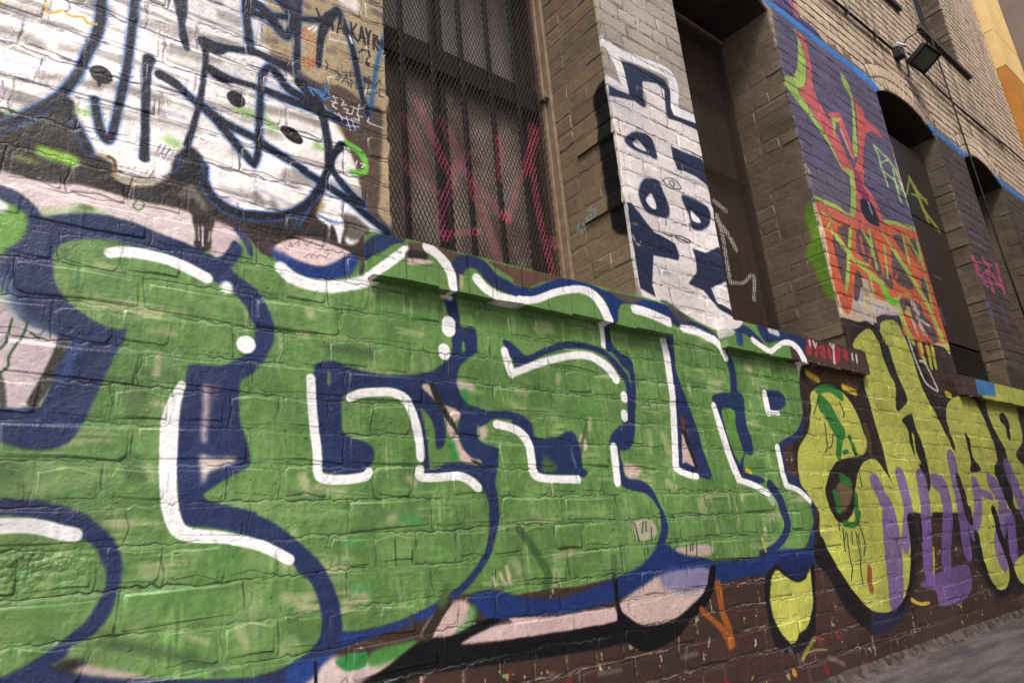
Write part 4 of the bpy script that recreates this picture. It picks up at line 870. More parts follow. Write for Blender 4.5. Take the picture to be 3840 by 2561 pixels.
MASK = {'M': None, 'S': region(cv, [(a-0.005, 1.366, b+0.005, 1.5035) for a, b in SILLS]),
        'A': region(cv, [(0.93, 1.504, 1.995, 3.795)]), 'B': region(cv, [(2.652, 1.504, 3.707, 3.795)]), 'C': region(cv, [(5.262, 1.504, 6.397, 3.79)]),
        'R1': region(rv, [(0, 0, 0.595, 4.3)]), 'R2': region(rv, [(0.605, 0, 1.2, 4.3)])}
def green_patches(c):
    st = np.clip(smooth_noise(c.h, c.w, 26, 301, 3.2)*2.6-.75, 0, 1); st2 = np.clip(smooth_noise(c.h, c.w, 3.5, 302, 30)*2.6-.75, 0, 1)
    g = random.Random(5)
    gm = (np.abs(c.img-np.array((98, 135, 74), np.float32)).sum(2) < 30).astype(np.float32); st = st*gm; st2 = st2*gm
    va = (smooth_noise(c.h, c.w, 70, 311, 26)-.5)+(smooth_noise(c.h, c.w, 22, 312, 5)-.5)*.7+(smooth_noise(c.h, c.w, 5, 313, 3)-.5)*.35
    up_ = np.clip(va*.7, 0, .3)*gm; dn_ = np.clip(-va*.7, 0, .3)*gm
    c.img += up_[..., None]*(np.array((142, 164, 104), np.float32)-c.img); c.img += dn_[..., None]*(np.array((62, 98, 50), np.float32)-c.img)
    for i in range(900):
        x = g.uniform(-0.1, 3.6)**1.0; z = g.uniform(0.3, 1.5)
        col = g.choice([(126, 166, 92), (146, 172, 112), (86, 124, 64), (172, 178, 132), (94, 136, 68), (118, 148, 98), (80, 110, 62)])
        L = g.uniform(0.02, 0.10); w = g.uniform(0.008, 0.03); vert = g.random() < 0.55
        dx, dz = (g.uniform(-.01, .01), L) if vert else (L*1.6, g.uniform(-.012, .012))
        c.stroke([(x, z, w), (x+dx, z-dz, w*g.uniform(.4, 1))], col, w*1.1, g.uniform(.3, .85), st if vert else st2)
for kind, reg, col, soft, al, pts in PAINT:
    if kind == 'noise': green_patches(cv); continue
    c = rv if reg in ('R1', 'R2') else cv
    off = 0.6 if reg == 'R2' else 0.0
    k = 2 if kind in 'fp' else 3
    P = [tuple(v/1000.0 for v in pts[i:i+k]) for i in range(0, len(pts), k)]
    P = [(p[0]+off,)+p[1:] for p in P]
    if kind in 'fp':
        if len(P) < 3: continue
        if kind == 'f': P = catmull(P, True, 6)
        c.poly(P, col, soft/1000.0, al, MASK[reg])
    else:
        if kind == 's' and len(P) > 2: P = catmull(P, False, 7)
        P = [(p[0], p[1], max(p[2], 0.001)) for p in P]
        if len(P) == 1: P = [P[0], (P[0][0]+.002, P[0][1]-.003, P[0][2])]
        c.stroke(P, col, soft/1000.0, al, MASK[reg])
def bond(k):
    """joint positions (left edges) of course k: headers every 120 mm on even courses, stretchers every 240 mm on odd ones"""
    if k % 2 == 0: return 0.120, 0.001
    return 0.240, 0.045 + (0.004 if k % 4 == 1 else 0.0)
# wear: pale mortar edges on the bare brown wall, dirt and tonal drift everywhere
I = cv.img
lum = I.mean(2)
brown = np.clip(1-(np.abs(I-np.array((68, 50, 42), np.float32)).sum(2)-18)/50, 0, 1)
zz = cv.z0+(np.arange(cv.h)+0.5)*cv.res; xx = cv.x0+(np.arange(cv.w)+0.5)*cv.res
kk = np.floor((zz-ZB)/H+0.5)
wob = (smooth_noise(cv.h, cv.w, 14, 21)-0.5)*0.011
dj = np.abs(zz[:, None]-(ZB+kk*H)[:, None]-wob-0.003).astype(np.float32)
line = np.clip(1.15-dj/0.0042, 0, 1)
course = np.floor((zz-ZB)/H).astype(int)
for k in range(course.min(), course.max()+1):
    rows = np.where(course == k)[0]
    if len(rows) == 0: continue
    pitch, ph = bond(k)
    dv = np.abs((xx-ph+pitch/2) % pitch - pitch/2)[None, :]
    r0, r1 = rows[0], rows[-1]+1
    line[r0:r1] = np.maximum(line[r0:r1], 0.8*np.clip(1.1-np.abs(dv+wob[r0:r1]*0.6)/0.0035, 0, 1).astype(np.float32))
patch = smooth_noise(cv.h, cv.w, 60, 22, 110); fine = smooth_noise(cv.h, cv.w, 4, 23, 9)
low = (zz < 1.38).astype(np.float32)[:, None]
a = np.clip(line*brown*low*np.clip(patch*1.9-0.35, 0, 1)*np.clip(fine*2.4-0.2, 0, 1), 0, 0.95)
I += a[..., None]*(np.array((150, 132, 124), np.float32)-I)
# yellow piece: lighter bed edges, greyish mottling inside the bricks
yel = np.clip(1-(np.abs(I-np.array((180, 184, 84), np.float32)).sum(2)-12)/40, 0, 1)
a = yel*line*low*0.85*np.clip(fine*1.6, 0, 1); I += a[..., None]*(np.array((208, 208, 130), np.float32)-I)
mot = np.clip(smooth_noise(cv.h, cv.w, 22, 31, 34)*2.6-1.55, 0, 1); a = yel*mot*0.45*(1-line)
I += a[..., None]*(np.array((140, 138, 84), np.float32)-I)
# mortar hollows in the paint of piers: thin dark bed lines
up = ((zz > 1.55) & (zz < 3.95)).astype(np.float32)[:, None]*(xx > 2.02).astype(np.float32)[None, :]
a = np.clip(line*up*np.clip(patch*1.6-0.1, 0, 1)*np.clip(fine*1.8-0.25, 0, 1), 0, 0.75)
I += a[..., None]*(np.array((62, 50, 42), np.float32)-I)
# hairline cracks / scuffs on the big pale piece and the tan paint
left = ((zz > 1.45)).astype(np.float32)[:, None]*(xx < 0.93).astype(np.float32)[None, :]
stk = np.clip((smooth_noise(cv.h, cv.w, 8, 44, 90)*.7+smooth_noise(cv.h, cv.w, 4, 45, 30)*.3-.62)*7, 0, 1)
lum = I.mean(2); a_ = left*stk*np.clip((lum-150)/50, 0, 1)*.55; I += a_[..., None]*(np.array((112, 106, 100), np.float32)-I)
t = smooth_noise(cv.h, cv.w, 10, 41, 26)+0.5*smooth_noise(cv.h, cv.w, 4, 42, 8)
crack = np.clip(1-np.abs(t-0.75)/0.012, 0, 1)*np.clip(smooth_noise(cv.h, cv.w, 90, 43)*3-1.3, 0, 1)
lum = I.mean(2)
a = left*np.clip((lum-120)/60, 0, 1)*np.clip(crack*0.6+line*0.85*np.clip(fine*2.2-.3, 0, 1)*np.clip(patch*2.2-.2, 0, 1), 0, 1)
I += a[..., None]*(np.array((88, 82, 112), np.float32)-I)
spk = (smooth_noise(cv.h, cv.w, 2.3, 51) > 0.93).astype(np.float32)*np.clip(smooth_noise(cv.h, cv.w, 40, 52)*3-1.6, 0, 1)
I *= (1-0.35*spk*left)[..., None]
big = smooth_noise(cv.h, cv.w, 220, 61)*0.5+smooth_noise(cv.h, cv.w, 45, 62, 80)*0.35+smooth_noise(cv.h, cv.w, 7, 63, 5)*0.3-0.57
I *= (1+big*0.30)[..., None]
I[-8:] = np.array((206, 184, 158), np.float32)
np.clip(I, 0, 255, out=I)
big = smooth_noise(rv.h, rv.w, 60, 64)*0.6+smooth_noise(rv.h, rv.w, 8, 65, 5)*0.4-0.5
rv.img *= (1+big*0.25)[..., None]; np.clip(rv.img, 0, 255, out=rv.img)
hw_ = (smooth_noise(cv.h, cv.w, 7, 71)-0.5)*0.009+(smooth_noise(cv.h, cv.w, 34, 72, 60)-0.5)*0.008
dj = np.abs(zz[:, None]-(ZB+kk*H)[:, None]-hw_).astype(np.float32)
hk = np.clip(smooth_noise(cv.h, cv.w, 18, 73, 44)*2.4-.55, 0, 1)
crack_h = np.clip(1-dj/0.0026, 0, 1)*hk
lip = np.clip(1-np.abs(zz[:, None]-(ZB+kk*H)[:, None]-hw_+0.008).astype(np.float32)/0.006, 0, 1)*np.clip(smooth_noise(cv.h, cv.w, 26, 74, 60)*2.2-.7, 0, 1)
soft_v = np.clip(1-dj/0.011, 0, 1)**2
hx = (smooth_noise(cv.h, cv.w, 16, 75)-0.5)*0.014
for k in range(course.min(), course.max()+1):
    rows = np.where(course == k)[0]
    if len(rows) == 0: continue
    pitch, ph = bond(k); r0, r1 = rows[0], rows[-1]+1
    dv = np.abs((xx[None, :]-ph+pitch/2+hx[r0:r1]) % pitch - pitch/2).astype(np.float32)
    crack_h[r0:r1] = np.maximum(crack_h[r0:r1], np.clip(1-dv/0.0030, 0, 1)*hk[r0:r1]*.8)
pits = np.clip(smooth_noise(cv.h, cv.w, 3.4, 81)-.86, 0, 1)*7*np.clip(smooth_noise(cv.h, cv.w, 40, 82)*2.2-.8, 0, 1); pits = np.clip(pits, 0, 1)
# dirt held in the cracks, pale ridges where paint has built up along the beds
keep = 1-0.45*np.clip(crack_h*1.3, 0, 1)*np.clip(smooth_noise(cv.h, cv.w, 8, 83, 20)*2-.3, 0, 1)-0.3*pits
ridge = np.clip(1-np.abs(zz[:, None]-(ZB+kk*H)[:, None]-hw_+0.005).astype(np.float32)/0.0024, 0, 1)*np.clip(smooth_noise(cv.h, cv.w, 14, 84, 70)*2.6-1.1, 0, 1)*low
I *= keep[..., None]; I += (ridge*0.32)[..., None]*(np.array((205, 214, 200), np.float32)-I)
# sharp flakes of earlier coats showing through
for sd_, colr, th in ((91, (196, 170, 160), .80), (92, (60, 66, 58), .80), (93, (168, 176, 128), .79), (94, (214, 206, 190), .835)):
    fl_ = smooth_noise(cv.h, cv.w, 7, sd_, 6)*.45+smooth_noise(cv.h, cv.w, 34, sd_+10, 22)*.55
    q_ = np.clip((fl_-th-.05)*40, 0, 1)*np.clip(brown*2-.6, 0, 1)*low
    I += (q_*0.75)[..., None]*(np.array(colr, np.float32)-I)
np.clip(I, 0, 255, out=I)
lump = np.clip(smooth_noise(cv.h, cv.w, 5, 76)-.62, 0, 1)*2.6*np.clip(smooth_noise(cv.h, cv.w, 55, 77)*2.6-1.1, 0, 1)
runs = np.clip(smooth_noise(cv.h, cv.w, 30, 78, 3.5)-.74, 0, 1)*3.8*np.clip(smooth_noise(cv.h, cv.w, 60, 79)*2.4-1.0, 0, 1)
HGT = np.clip(0.62-0.50*crack_h-0.06*soft_v+0.16*lip+0.24*lump+0.18*runs+0.10*(smooth_noise(cv.h, cv.w, 2.2, 80)-.5)-pits*.35, 0, 1).astype(np.float32)
def to_image(name, c):
    im = bpy.data.images.new(name, c.w, c.h, alpha=False)
    px = np.ones((c.h, c.w, 4), np.float32); px[..., :3] = c.img/255.0
    im.pixels.foreach_set(px.ravel()); im.update(); im.pack()
    return im
class _G: pass
_g = _G(); _g.w, _g.h = cv.w, cv.h; _g.img = HGT[..., None]*255.0
HIMG = to_image('wall_relief', _g); HIMG.colorspace_settings.name = 'Non-Color'
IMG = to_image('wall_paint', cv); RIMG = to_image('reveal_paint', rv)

# ------------------------------------------------------------------ materials
def lin(c): return tuple(((v/255.0)/12.92 if v/255.0 <= 0.04045 else ((v/255.0+0.055)/1.055)**2.4) for v in c)+(1.0,)
class NT:
    def __init__(s, name):
        s.m = bpy.data.materials.new(name); s.m.use_nodes = True; s.t = s.m.node_tree; s.t.nodes.clear()
        s.out = s.n('OutputMaterial'); s.b = s.n('BsdfPrincipled'); s.l(s.b.outputs[0], s.out.inputs[0])
    def n(s, t, **k):
        q = s.t.nodes.new('ShaderNode'+t)
        for a, v in k.items(): setattr(q, a, v)
        return q
    def l(s, a, b): s.t.links.new(a, b)
    def math(s, op, a, b=None, clamp=False):
        q = s.n('Math', operation=op); q.use_clamp = clamp
        for i, v in enumerate((a, b)):
            if v is None: continue
            if isinstance(v, (int, float)): q.inputs[i].default_value = v
            else: s.l(v, q.inputs[i])
        return q.outputs[0]
    def mix(s, f, a, b, blend='MIX'):
        q = s.n('Mix', data_type='RGBA', blend_type=blend)
        for sock, v in ((q.inputs[0], f), (q.inputs[6], a), (q.inputs[7], b)):
            if isinstance(v, (int, float)): sock.default_value = v
            elif isinstance(v, tuple): sock.default_value = v
            else: s.l(v, sock)
        return q.outputs[2]
    def noise(s, vec, scale, detail=3.0, rough=0.55, dist=0.0):
        q = s.n('TexNoise'); q.inputs['Scale'].default_value = scale; q.inputs['Detail'].default_value = detail
        q.inputs['Roughness'].default_value = rough; q.inputs['Distortion'].default_value = dist
        s.l(vec, q.inputs['Vector']); return q.outputs[0]
    def ramp(s, v, a, b):
        q = s.n('MapRange'); q.inputs[1].default_value = a; q.inputs[2].default_value = b; s.l(v, q.inputs[0]); return q.outputs[0]
def wall_material(name, bump=1.0, upper=True, bed=False):
    t = NT(name); g = t.n('NewGeometry'); pos = g.outputs['Position']
    sp = t.n('SeparateXYZ'); t.l(pos, sp.inputs[0]); X, Yc, Z = sp.outputs
    sn = t.n('SeparateXYZ'); t.l(g.outputs['True Normal'], sn.inputs[0]); NX, NY, NZ = sn.outputs
    def tex(img, u, v):
        c = t.n('CombineXYZ'); t.l(u, c.inputs[0]); t.l(v, c.inputs[1])
        q = t.n('TexImage'); q.image = img; q.extension = 'EXTEND'; t.l(c.outputs[0], q.inputs[0]); return q.outputs[0]
    u = t.math('DIVIDE', t.math('SUBTRACT', X, cv.x0), cv.w*cv.res); v = t.math('DIVIDE', t.math('SUBTRACT', Z, cv.z0), cv.h*cv.res)
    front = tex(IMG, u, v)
    ru = t.math('DIVIDE', t.math('ADD', t.math('MINIMUM', t.math('MAXIMUM', Yc, 0.002), 0.59), t.math('MULTIPLY', t.math('GREATER_THAN', X, 3.0), 0.6)), 1.2)
    rev = tex(RIMG, ru, t.math('DIVIDE', Z, 4.3))
    plain = t.mix(t.noise(pos, 7.0), lin((110, 96, 78)), lin((88, 76, 63)))
    rev = t.mix(t.math('GREATER_THAN', X, 4.4), rev, plain)
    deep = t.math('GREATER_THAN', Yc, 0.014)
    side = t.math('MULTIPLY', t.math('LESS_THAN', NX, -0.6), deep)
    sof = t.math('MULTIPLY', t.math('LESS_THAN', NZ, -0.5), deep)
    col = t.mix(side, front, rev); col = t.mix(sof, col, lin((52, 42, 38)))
    if upper:   # bare flecks where the old paint has come off the bricks above the blue line
        hi = t.math('MULTIPLY', t.math('GREATER_THAN', Z, 3.9), t.ramp(t.noise(pos, 38.0, 4.0, 0.7), 0.60, 0.68))
        col = t.mix(t.math('MULTIPLY', hi, 0.5), col, lin((112, 84, 62)))
    if bed: col = t.mix(t.math('MULTIPLY', t.math('GREATER_THAN', Z, 3.9), .75), col, lin((74, 56, 44)))
    n1 = t.noise(pos, 9.0, 2.0); n2 = t.noise(pos, 34.0, 4.0, 0.6, 0.4); n3 = t.noise(pos, 210.0, 3.0, 0.6)
    ci = t.math('FLOOR', t.math('DIVIDE', t.math('SUBTRACT', Z, ZB), H))
    ai = t.math('FLOOR', t.math('ADD', t.math('DIVIDE', t.math('ADD', X, Yc), .24), t.math('MULTIPLY', ci, .5)))
    cw = t.n('CombineXYZ'); t.l(ci, cw.inputs[0]); t.l(ai, cw.inputs[1]); wn = t.n('TexWhiteNoise', noise_dimensions='2D'); t.l(cw.outputs[0], wn.inputs['Vector'])
    tone = t.math('ADD', 0.90, t.math('MULTIPLY', n1, 0.2))
    tone = t.math('ADD', tone, t.math('MULTIPLY', t.math('SUBTRACT', wn.outputs[0], .5), t.math('ADD', .05, t.math('MULTIPLY', t.math('GREATER_THAN', Z, 1.5), .13))))
    grime = t.ramp(t.noise(pos, 2.6, 4.0, .65), .52, .70); tone = t.math('SUBTRACT', tone, t.math('MULTIPLY', t.math('MULTIPLY', grime, t.math('MAXIMUM', side, .6)), .26))
    cc = t.n('CombineXYZ'); [t.l(tone, cc.inputs[i]) for i in range(3)]
    col = t.mix(1.0, col, cc.outputs[0], 'MULTIPLY')
    t.l(col, t.b.inputs['Base Color'])
    rg = t.math('ADD', 0.25, t.math('MULTIPLY', n2, 0.38)); rg = t.math('ADD', rg, t.math('MULTIPLY', t.ramp(Z, 3.2, 4.2), 0.3)); t.l(rg, t.b.inputs['Roughness'])
    t.b.inputs['Specular IOR Level'].default_value = 0.45
    # lumpy old paint: blisters, ridges, grit
    vo = t.n('TexVoronoi', feature='F1'); vo.inputs['Scale'].default_value = 55.0; t.l(pos, vo.inputs['Vector'])
    blis = t.ramp(vo.outputs['Distance'], 0.0, 0.35)
    blm = t.ramp(t.noise(pos, 5.0, 2.0), 0.55, 0.7)
    rid = t.math('ABSOLUTE', t.math('SUBTRACT', t.noise(pos, 17.0, 2.0, 0.5, 1.5), 0.5))
    rid = t.ramp(rid, 0.0, 0.035)
    h = t.math('ADD', t.math('MULTIPLY', n1, 1.0), t.math('MULTIPLY', n2, 0.50))
    h = t.math('ADD', h, t.math('MULTIPLY', n3, 0.10))
    relief = tex(HIMG, u, v); h = t.math('ADD', h, t.math('MULTIPLY', t.math('MULTIPLY', relief, t.math('LESS_THAN', Z, 3.9)), 0.62))
    h = t.math('ADD', h, t.math('MULTIPLY', t.math('MULTIPLY', blis, blm), 0.12))
    h = t.math('ADD', h, t.math('MULTIPLY', t.math('MULTIPLY', rid, t.ramp(t.noise(pos, 3.3), 0.5, 0.62)), -0.08))
    # the one badly blistered brick at the lower left
    def bump_at(cx, cz, r): 
        d = t.math('ADD', t.math('POWER', t.math('SUBTRACT', X, cx), 2.0), t.math('MULTIPLY', t.math('POWER', t.math('SUBTRACT', Z, cz), 2.0), 6.0))
        return t.ramp(d, r*r, 0.0)
    v2 = t.n('TexVoronoi', feature='F1'); v2.inputs['Scale'].default_value = 85.0; t.l(pos, v2.inputs['Vector'])
    h = t.math('ADD', h, t.math('MULTIPLY', t.math('MULTIPLY', v2.outputs['Distance'], bump_at(0.13, 0.655, 0.13)), -0.9))
    bp = t.n('Bump'); bp.inputs['Strength'].default_value = 0.75*bump; bp.inputs['Distance'].default_value = 0.0060; t.l(h, bp.inputs['Height'])
    t.l(bp.outputs[0], t.b.inputs['Normal'])
    return t.m
def simple(name, a, b=None, scale=20.0, rough=0.5, metal=0.0, bump=0.2, dist=0.002, spec=0.5, stretch=None):
    t = NT(name); g = t.n('NewGeometry'); pos = g.outputs['Position']
    if stretch:
        mp = t.n('Mapping'); mp.inputs['Scale'].default_value = stretch; t.l(pos, mp.inputs[0]); pos = mp.outputs[0]
    b = b or tuple(v*0.8 for v in a)
    n = t.noise(pos, scale, 4.0, 0.6)
    t.l(t.mix(t.ramp(n, 0.35, 0.65), lin(a), lin(b)), t.b.inputs['Base Color'])
    t.b.inputs['Metallic'].default_value = metal; t.b.inputs['Specular IOR Level'].default_value = spec
    t.l(t.math('ADD', rough-0.08, t.math('MULTIPLY', n, 0.16)), t.b.inputs['Roughness'])
    if bump:
        bp = t.n('Bump'); bp.inputs['Strength'].default_value = bump; bp.inputs['Distance'].default_value = dist; t.l(n, bp.inputs['Height']); t.l(bp.outputs[0], t.b.inputs['Normal'])
    return t.m
def canvas_metal(name, yref, tint=1.0, rough=0.55):
    t = NT(name); g = t.n('NewGeometry'); sp = t.n('SeparateXYZ'); t.l(g.outputs['Position'], sp.inputs[0])
    c = t.n('CombineXYZ'); t.l(t.math('DIVIDE', t.math('SUBTRACT', sp.outputs[0], cv.x0), cv.w*cv.res), c.inputs[0]); t.l(t.math('DIVIDE', t.math('SUBTRACT', sp.outputs[2], cv.z0), cv.h*cv.res), c.inputs[1])
    q = t.n('TexImage'); q.image = IMG; q.extension = 'EXTEND'; t.l(c.outputs[0], q.inputs[0])
    n = t.noise(g.outputs['Position'], 30.0); t.l(t.mix(t.math('MULTIPLY', t.ramp(n, .5, .75), .35), q.outputs[0], lin((74, 56, 44))), t.b.inputs['Base Color'])
    t.b.inputs['Roughness'].default_value = rough; t.b.inputs['Specular IOR Level'].default_value = .15; return t.m
M = {}
M['wall'] = wall_material('painted_brick'); M['mortar'] = wall_material('painted_mortar', 1.2, True, True)
M['sill'] = wall_material('painted_sill', 0.7, False)
M['mesh_a'] = canvas_metal('mesh_paint', .38)
M['door'] = canvas_metal('steel_sheet', .14, rough=.42)
M['bar'] = simple('black_iron', (20, 19, 21), (34, 29, 28), 40, 0.5, 0.0, 0.3)
M['frame'] = simple('dark_timber', (44, 33, 29), (30, 23, 21), 30, 0.6, 0, .4, stretch=(1, 1, .2))
M['trim'] = simple('tan_trim', (142, 120, 98), (112, 94, 76), 26, 0.5, 0, .4)
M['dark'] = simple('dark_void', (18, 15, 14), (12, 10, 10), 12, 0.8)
M['innerwood'] = simple('dark_board', (92, 74, 62), (58, 46, 39), 14, 0.6, stretch=(1, 1, .15))
M['blackmetal'] = simple('lamp_metal', (34, 33, 33), (46, 44, 42), 60, 0.42, 0.2)
M['cable'] = simple('black_rubber', (26, 25, 26), (38, 34, 32), 60, 0.55)
M['white'] = simple('white_plastic', (214, 214, 222), (190, 190, 198), 40, 0.4)
M['steel'] = simple('galvanised_steel', (150, 148, 144), (110, 106, 100), 60, 0.4, 0.7)
M['yellow'] = simple('yellow_render', (238, 208, 144), (226, 192, 122), 3, 0.7, 0, .3)
M['ochre'] = simple('orange_render', (196, 134, 44), (184, 120, 40), 3, 0.7, 0, .3)
M['grey'] = simple('grey_render', (128, 116, 112), (116, 106, 102), 2.5, 0.85, 0, .3)
M['fillet'] = simple('dirty_mortar', (92, 80, 72), (38, 30, 28), 22, 0.9, 0, 1.0, .02)
def glass_mat():
    t = NT('reflection_tinted_glass'); g = t.n('NewGeometry'); pos = g.outputs['Position']; sp = t.n('SeparateXYZ'); t.l(pos, sp.inputs[0])
    n = t.noise(pos, 5.0, 3.0); n2 = t.noise(pos, 60.0, 3.0)
    c = t.mix(t.ramp(n, .4, .65), lin((176, 162, 150)), lin((124, 108, 98)))  # pale mottle in the base colour, brightened to stand in for reflections
    c = t.mix(t.ramp(sp.outputs[2], 2.55, 2.75), c, lin((152, 146, 142)))     # blends to an even grey on the upper panes
    t.l(c, t.b.inputs['Base Color']); t.l(t.math('ADD', .12, t.math('MULTIPLY', n2, .2)), t.b.inputs['Roughness']); t.b.inputs['Specular IOR Level'].default_value = .8
    return t.m
M['glass'] = glass_mat()
def ground_mat():
    t = NT('worn_asphalt'); g = t.n('NewGeometry'); pos = g.outputs['Position']
    mp = t.n('Mapping'); mp.inputs['Scale'].default_value = (0.5, 2.2, 1); t.l(pos, mp.inputs[0])
    n = t.noise(mp.outputs[0], 4.0, 5.0, .65); n2 = t.noise(pos, 90.0, 3.0, .7); n3 = t.noise(mp.outputs[0], 9.0, 3.0, .6, 1.0)
    c = t.mix(t.ramp(n, .38, .62), lin((66, 58, 60)), lin((104, 94, 94)))
    c = t.mix(t.math('MULTIPLY', t.ramp(n3, .6, .68), .6), c, lin((44, 54, 72)))
    c = t.mix(t.ramp(n2, .45, .7), c, lin((50, 44, 46))); c = t.mix(t.math('MULTIPLY', t.ramp(t.noise(pos, 140.0, 2.0, .6), .62, .7), .6), c, lin((150, 140, 138)))
    t.l(c, t.b.inputs['Base Color']); t.l(t.math('ADD', .45, t.math('MULTIPLY', n, .35)), t.b.inputs['Roughness'])
    h = t.math('ADD', n2, t.math('MULTIPLY', n, .8)); bp = t.n('Bump'); bp.inputs['Strength'].default_value = .8; bp.inputs['Distance'].default_value = .006; t.l(h, bp.inputs['Height']); t.l(bp.outputs[0], t.b.inputs['Normal'])
    return t.m
M['ground'] = ground_mat()

# ------------------------------------------------------------------ mesh helpers
class MB:
    def __init__(s): s.v, s.f, s.m = [], [], []
    def quad(s, a, b, c, d):
        i = len(s.v); s.v += [a, b, c, d]; s.f.append((i, i+1, i+2, i+3))
    def box(s, x0, x1, y0, y1, z0, z1, rot=None, c=None):
        P = [(x, y, z) for x in (x0, x1) for y in (y0, y1) for z in (z0, z1)]
        if rot is not None: P = [tuple(rot @ Vector(p) + Vector(c)) for p in P]
        i = len(s.v); s.v += P
        for q in ((0, 1, 3, 2), (4, 6, 7, 5), (0, 4, 5, 1), (2, 3, 7, 6), (0, 2, 6, 4), (1, 5, 7, 3)): s.f.append(tuple(i+j for j in q))
    def tube(s, pts, r, n=8, cap=True):
        pts = [Vector(p) for p in pts]; i0 = len(s.v)
        for k, p in enumerate(pts):
            d = (pts[min(k+1, len(pts)-1)]-pts[max(k-1, 0)]).normalized()
            a = d.orthogonal().normalized() if k == 0 else (a-d*a.dot(d)).normalized()
            b = d.cross(a)
            rr = r[k] if isinstance(r, (list, tuple)) else r
            for j in range(n): s.v.append(tuple(p+(a*math.cos(2*math.pi*j/n)+b*math.sin(2*math.pi*j/n))*rr))
        for k in range(len(pts)-1):
            for j in range(n):
                s.f.append((i0+k*n+j, i0+k*n+(j+1) % n, i0+(k+1)*n+(j+1) % n, i0+(k+1)*n+j))
        if cap: s.f.append(tuple(i0+j for j in reversed(range(n)))); s.f.append(tuple(i0+(len(pts)-1)*n+j for j in range(n)))
    def build(s, name, mat, parent=None, smooth=False, bevel=0.0, loc=None):
        me = bpy.data.meshes.new(name); me.from_pydata(s.v, [], s.f); me.update()
        me.materials.append(mat)
        if smooth: me.shade_smooth()
        o = bpy.data.objects.new(name, me); C.objects.link(o)
        if bevel:
            b = o.modifiers.new('b', 'BEVEL'); b.width = bevel; b.segments = 2; b.limit_method = 'ANGLE'
        if parent: o.parent = parent
        if loc: o.location = loc
        return o
def tag(o, label=None, cat=None, group=None, kind=None):
    for k, v in (('label', label), ('category', cat), ('group', group), ('kind', kind)):
        if v: o[k] = v
    return o
def thing(name, label, cat, loc=(0, 0, 0)):
    o = bpy.data.objects.new(name, None); C.objects.link(o); o.location = loc; o.empty_display_size = .2
    return tag(o, label, cat)

# ------------------------------------------------------------------ the brick building
bld = thing('brick_building', 'long old brick warehouse wall with barred windows, covered in green, navy, white and yellow graffiti', 'building')

def brick_variant(w, h, d, seed, rough=0.0030):
    """one brick: irregular ten-sided face, eased edge, sides; front at y=0, centre of face at origin"""
    g = random.Random(seed); hw, hh = w/2, h/2; c = 0.006
    base = [(-hw+c, -hh), (0, -hh), (hw-c, -hh), (hw, -hh+c), (hw, hh-c), (hw-c, hh), (0, hh), (-hw+c, hh), (-hw, hh-c), (-hw, -hh+c)]
    o1 = [(x+g.gauss(0, rough), z+g.gauss(0, rough)) for x, z in base]
    e = 0.0085
    V = []
    for x, z in o1: V.append((x-math.copysign(e*g.uniform(.5, 1.5), x)*(abs(x) > .01), g.uniform(-.0006, .0006), z-math.copysign(e*g.uniform(.5, 1.5), z)))
    for x, z in o1: V.append((x, .0034, z))
    for x, z in o1: V.append((x, d, z))
    n = 10; F = [tuple(range(n))]
    for r in (0, 1):
        for j in range(n): F.append((r*n+j, (r+1)*n+j, (r+1)*n+(j+1) % n, r*n+(j+1) % n))
    return V, F
VAR = {}
def variants(kind, w, h, d, n=9):
    key = (kind, round(d, 3))
    if key not in VAR:
        L = []
        for i in range(n):
            V, F = brick_variant(w, h, d, hash((kind, i)) % 99991 if False else (sum(map(ord, kind))*31+i*7+int(d*1000)))
            L.append([np.array(V), F, None])
        VAR[key] = L
    return VAR[key]
def mesh_of(entry, name, mat):
    if entry[2] is None:
        me = bpy.data.meshes.new(name); me.from_pydata([tuple(v) for v in entry[0]], [], entry[1]); me.update(); me.materials.append(mat)
        sm = [False]+[True]*10+[False]*10; me.polygons.foreach_set('use_smooth', sm); entry[2] = me
    return entry[2]
bricks = []     # (entry, matrix 4x4 numpy, projected area)
def add_brick(kind, w, h, d, cx, cy, cz, face='front', tilt=True, roll=0.0):
    nom = {'stretcher': .230, 'header': .111, 'closer': .060}
    kd = 'stretcher' if w > .17 else ('header' if w > .082 else 'closer')
    ent = random.choice(variants(kd, nom[kd], H-.0095, d))
    sx = w/nom[kd]; sz = h/(H-.0095)
    j = random.gauss(0, .0007)
    Rm = Matrix.Rotation(random.gauss(0, .004) if tilt else 0, 4, 'Z') @ Matrix.Rotation(random.gauss(0, .007) if tilt else 0, 4, 'X')
    if face == 'side': Rm = Matrix.Rotation(-math.pi/2, 4, 'Z') @ Rm
    if roll: Rm = Matrix.Rotation(roll, 4, 'Y') @ Rm
    pos = Vector((cx, cy+j, cz)) if face == 'front' else Vector((cx+j, cy, cz))
    flip = -1 if random.random() < .0 else 1
    Mx = Matrix.Translation(pos) @ Rm @ Matrix.Diagonal((sx*flip, 1, sz, 1))
    q = [project(Mx @ Vector(p)) for p in ((-w/2/sx, 0, -h/2/sz), (w/2/sx, 0, -h/2/sz), (w/2/sx, 0, h/2/sz), (-w/2/sx, 0, h/2/sz))]
    area = 0
    if all(q):
        xs = sum(p[0] for p in q)/4; ys = sum(p[1] for p in q)/4
        if -60 < xs < 3900 and -60 < ys < 2620:
            area = abs(sum(q[i][0]*q[(i+1) % 4][1]-q[(i+1) % 4][0]*q[i][1] for i in range(4)))/2
    bricks.append([ent, Mx, area])
RING = .115   # one ring of rowlock headers over every opening, two on the lower floor
